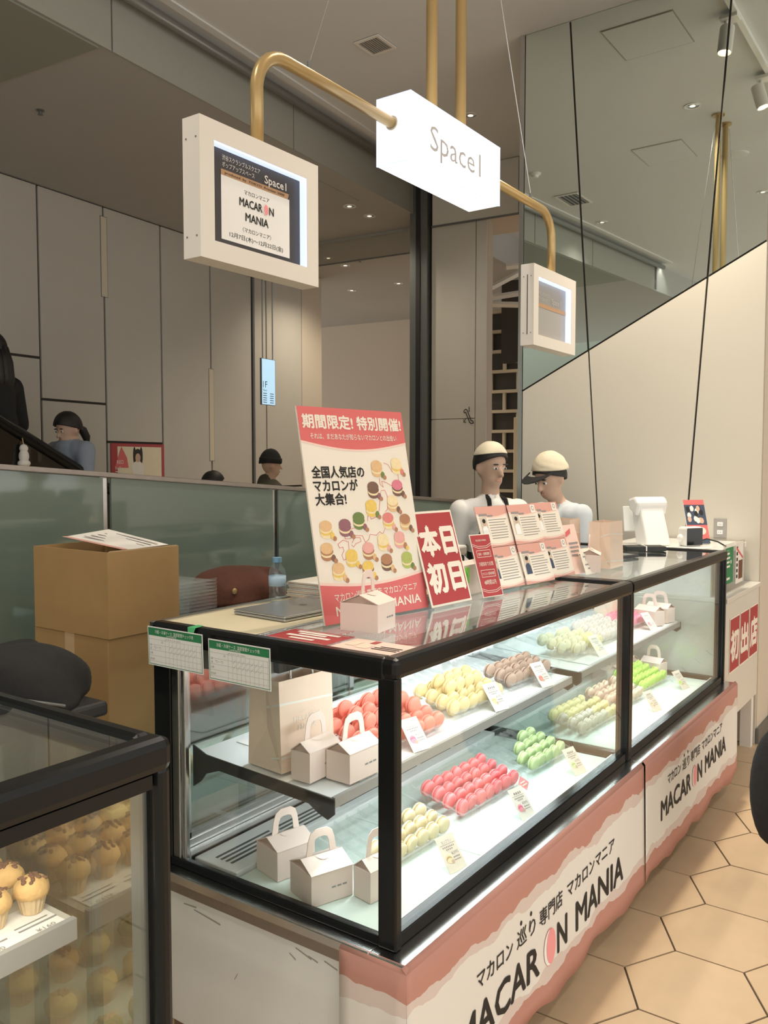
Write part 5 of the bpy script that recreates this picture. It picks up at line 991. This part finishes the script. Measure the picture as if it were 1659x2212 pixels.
# staff member in a cream cap bending by the register
C = []; std_legs(C, 'pants', 'shoe')
C += [((0,.02,.98),.13,(0,-.02,1.16),.12,'pants'),((0,-.02,1.14),.12,(0,-.09,1.30),.128,'shirt'),((-.11,-.10,1.33),.082,(.11,-.10,1.33),.082,'shirt'),((0,-.11,1.38),.050,(0,-.16,1.46),.048,'skin')]
for s in (-1,1):
    C += [((s*.165,-.10,1.345),.064,(s*.20,-.14,1.12),.048,'shirt'),((s*.20,-.14,1.12),.046,(s*.12,-.32,1.22),.036,'shirt')]; hand(C, (s*.11,-.34,1.22), (-s*.3,-1,0), s)
def hair2(t, X):
    mb = MB(); shell(mb, X, (.085,.105,.115), .45, -.6); thick(mb.build('hair', 'hair', t, smooth=True))
    mb = MB(); shell(mb, X, (.098,.118,.132), .45, -.15, jag=.015, off=(0,.022,.03)); o = thick(mb.build('cap', 'fabric_cream', t, smooth=True), .005)
    mb = MB(); 
    for k in range(9): a0, a1 = R(180+22*k*180/198), R(180+22*(k+1)*180/198); mb.add([(.080*math.cos(a0),-.055+.07*math.sin(a0),.07),(.080*math.cos(a1),-.055+.07*math.sin(a1),.07),(.085*math.cos(a1),-.06+.14*math.sin(a1),.062),(.085*math.cos(a0),-.06+.14*math.sin(a0),.062)], [(0,1,2,3)])
    mb.xf(X); thick(mb.build('cap_brim', 'fabric_black', t), .005)
person('person in a cream cap with black brim bending behind the far case', (4.80,2.0,0), -112, C, ((0,-.195,1.545),24,6), {'skin':'skin_tone','shirt':'pale_blue_cloth','pants':'fabric_black','shoe':'shoe'}, hair2)
# woman riding the escalator, looking at her phone
def W3(s, n, z): return (*W(s, n), z)
C = []; std_legs(C, 'pants', 'shoe')
C += [((0,0,.98),.14,(0,0,1.18),.13,'shirt'),((0,0,1.16),.13,(0,0,1.32),.14,'shirt'),((-.11,0,1.34),.092,(.11,0,1.34),.092,'shirt'),((0,0,1.40),.062,(0,-.01,1.47),.052,'shirt')]
for s in (-1,1):
    C += [((s*.175,0,1.35),.075,(s*.21,-.04,1.12),.062,'shirt'),((s*.21,-.04,1.12),.058,(s*.09,-.25,1.20),.046,'shirt')]; hand(C, (s*.08,-.27,1.21), (-s*.4,-.8,.3), s)
def hair3(t, X):
    mb = MB(); shell(mb, X, (.090,.110,.120), .42, -.55); thick(mb.build('hair', 'hair', t, smooth=True), .016)
    mb = MB().tube([(0,.10,.0),(0,.14,-.04),(.0,.155,-.10),(0,.145,-.17)], [.024,.034,.032,.012], 12); mb.xf(X); mb.build('ponytail', 'hair', t, smooth=True)
    o = MB().box(-.038,.038,-.335,-.325,1.22,1.36).build('held_phone', 'screen_black', t, bevel=.004); o.name = 'phone_case'
person('person with dark ponytail in grey-blue jacket looking at a phone on the escalator', W3(-.10,-1.0,.392), -95+90-80, C, ((0,-.02,1.505),18,0), {'skin':'skin_tone','shirt':'fabric_blue','pants':'denim','shoe':'shoe'}, hair3)
# person in black with long dark hair at the left edge
C = []; std_legs(C, 'coat', 'shoe')
C += [((0,0,.75),.19,(0,0,1.15),.16,'coat'),((0,0,1.12),.15,(0,0,1.34),.15,'coat'),((-.12,0,1.38),.092,(.12,0,1.38),.092,'coat'),((0,0,1.44),.056,(0,-.01,1.54),.050,'skin')]
for s in (-1,1):
    C += [((s*.185,0,1.39),.078,(s*.23,.02,1.12),.064,'coat'),((s*.23,.02,1.12),.060,(s*.17,-.20,1.05),.048,'coat')]; hand(C, (s*.165,-.22,1.05), (-s*.2,-1,.1), s)
def hair4(t, X):
    mb = MB(); shell(mb, X, (.093,.112,.120), .42, -.9); thick(mb.build('hair', 'hair', t, smooth=True), .018)
    mb = MB()
    for a in range(-4,5): b = R(90+a*26); mb.tube([(.085*math.cos(b),.095*math.sin(b)+.01,.02),(.098*math.cos(b),.105*math.sin(b)+.015,-.08),(.10*math.cos(b),.10*math.sin(b)+.02,-.20),(.092*math.cos(b),.09*math.sin(b)+.02,-.29)], [.03,.036,.034,.014], 10)
    mb.xf(X); mb.build('long_hair', 'hair', t, smooth=True)
person('person in black coat with long dark hair at the left edge above the partition', W3(-.76,-1.0,.803), -165, C, ((0,-.02,1.625),6,0), {'skin':'skin_tone','coat':'fabric_black','shoe':'shoe'}, hair4)
t = thing('plush_charm', 'small fluffy white plush charm hanging from the black coat', 'charm', W3(-.70,-1.24,1.69)); c = W3(-.70,-1.24,1.69)
MB().ell(c,(.035,.035,.05),12,8).ell((c[0],c[1],c[2]+.055),(.03,.03,.03),12,8).ell((c[0],c[1],c[2]-.05),(.045,.04,.03),12,8).build('body', 'fabric_white', t, smooth=True); MB().tube([(c[0],c[1],c[2]+.08),(c[0],c[1]+.03,c[2]+.18)], .004, 6).build('strap', 'brass', t)
# person in a beanie walking by the far wall
C = []; std_legs(C, 'pants', 'shoe')
C += [((0,0,.95),.16,(0,0,1.18),.15,'coat'),((0,0,1.16),.15,(0,0,1.34),.155,'coat'),((-.12,0,1.36),.095,(.12,0,1.36),.095,'coat'),((0,.06,1.42),.075,(0,.05,1.47),.07,'coat'),((0,0,1.43),.054,(0,-.01,1.53),.050,'skin')]
for s in (-1,1): C += [((s*.185,0,1.37),.080,(s*.235,.02,1.10),.066,'coat'),((s*.235,.02,1.10),.062,(s*.22,-.10,.86),.050,'coat')]; hand(C, (s*.22,-.11,.82), (0,-.2,-1), s)
def hat(t, X):
    mb = MB(); shell(mb, X, (.096,.112,.150), .22, -.05, off=(0,.014,.020)); thick(mb.build('beanie', 'fabric_black', t, smooth=True), .010)
    mb = MB().lathe([(.094,-.02),(.100,-.01),(.100,.028),(.094,.036)], 24, (0,.012,.045)); mb.v = [(x,(y-.012)*1.16+.012,z) for x,y,z in mb.v]; mb.xf(X); mb.build('beanie_cuff', 'fabric_black', t, smooth=True)
person('person in black beanie and dark hooded jacket walking past the panelled wall', W3(2.22,-1.15,0), 55, C, ((0,-.02,1.62),4,0), {'skin':'skin_tone','coat':'fabric_camo','pants':'denim','shoe':'shoe'}, hat)
# only the crown of a head shows over the partition rail
C = []; std_legs(C, 'pants', 'shoe', .80)
C += [((0,0,.85),.14,(0,0,1.02),.13,'coat'),((0,0,1.0),.13,(0,0,1.16),.14,'coat'),((-.11,0,1.18),.085,(.11,0,1.18),.085,'coat'),((0,0,1.24),.05,(0,-.01,1.33),.048,'skin')]
for s in (-1,1): C += [((s*.17,0,1.19),.07,(s*.21,.02,.94),.055,'coat'),((s*.21,.02,.94),.052,(s*.2,-.08,.72),.042,'coat')]; hand(C, (s*.2,-.09,.69), (0,-.2,-1), s)
person('person with dark hair mostly hidden, only the crown above the partition rail', W3(1.42,-1.1,.03), 60, C, ((0,-.02,1.405),0,0), {'skin':'skin_tone','coat':'fabric_black','pants':'denim','shoe':'shoe'}, lambda t, X: (lambda mb: (shell(mb, X, (.088,.108,.118), .4, -.7), thick(mb.build('hair', 'hair', t, smooth=True))))(MB()))
# shopper in a long black coat cut by the right edge
C = []
for s in (-1,1): C += [((s*.11,-.02,.60),.085,(s*.11,0,.32),.060,'pants'),((s*.11,0,.32),.056,(s*.11,.02,.10),.045,'pants'),((s*.11,.03,.045),.042,(s*.11,-.14,.035),.034,'shoe')]
C += [((0,0,.45),.22,(0,0,.95),.18,'coat'),((0,0,.92),.17,(0,0,1.30),.155,'coat'),((-.12,0,1.37),.092,(.12,0,1.37),.092,'coat'),((0,0,1.43),.055,(0,-.01,1.53),.050,'skin')]
for s in (-1,1): C += [((s*.19,0,1.38),.078,(s*.25,.02,1.10),.064,'coat'),((s*.25,.02,1.10),.060,(s*.26,-.08,.86),.050,'coat')]; hand(C, (s*.26,-.09,.82), (0,-.2,-1), s)
sp = (3.05*FW[0]+1.71*RT[0], 3.05*FW[1]+1.71*RT[1])
person('shopper in a long black coat cut off by the right edge', (*sp,0), 150, C, ((0,-.02,1.615),6,0), {'skin':'skin_tone','coat':'fabric_black','pants':'fabric_black','shoe':'shoe'}, lambda t, X: (lambda mb: (shell(mb, X, (.088,.108,.118), .4, -.7), thick(mb.build('hair', 'hair', t, smooth=True))))(MB()))
bp = (3.02*FW[0]+1.425*RT[0], 3.02*FW[1]+1.425*RT[1])
t = thing('shoulder_bag', 'black bag hanging at the right edge of the picture', 'bag', (*bp,.30)); mb = MB().ell((bp[0],bp[1],.46),(.085,.10,.23),20,14); mb.v = [(x,y,max(.262,z)) for x,y,z in mb.v]; mb.build('body', 'fabric_black', t, smooth=True)
MB().tube([(bp[0]-.03,bp[1],.65),(bp[0]-.02,bp[1],.72),(bp[0],bp[1],.755),(bp[0]+.02,bp[1],.72),(bp[0]+.03,bp[1],.65)], .009, 8).build('strap', 'fabric_black', t, smooth=True)
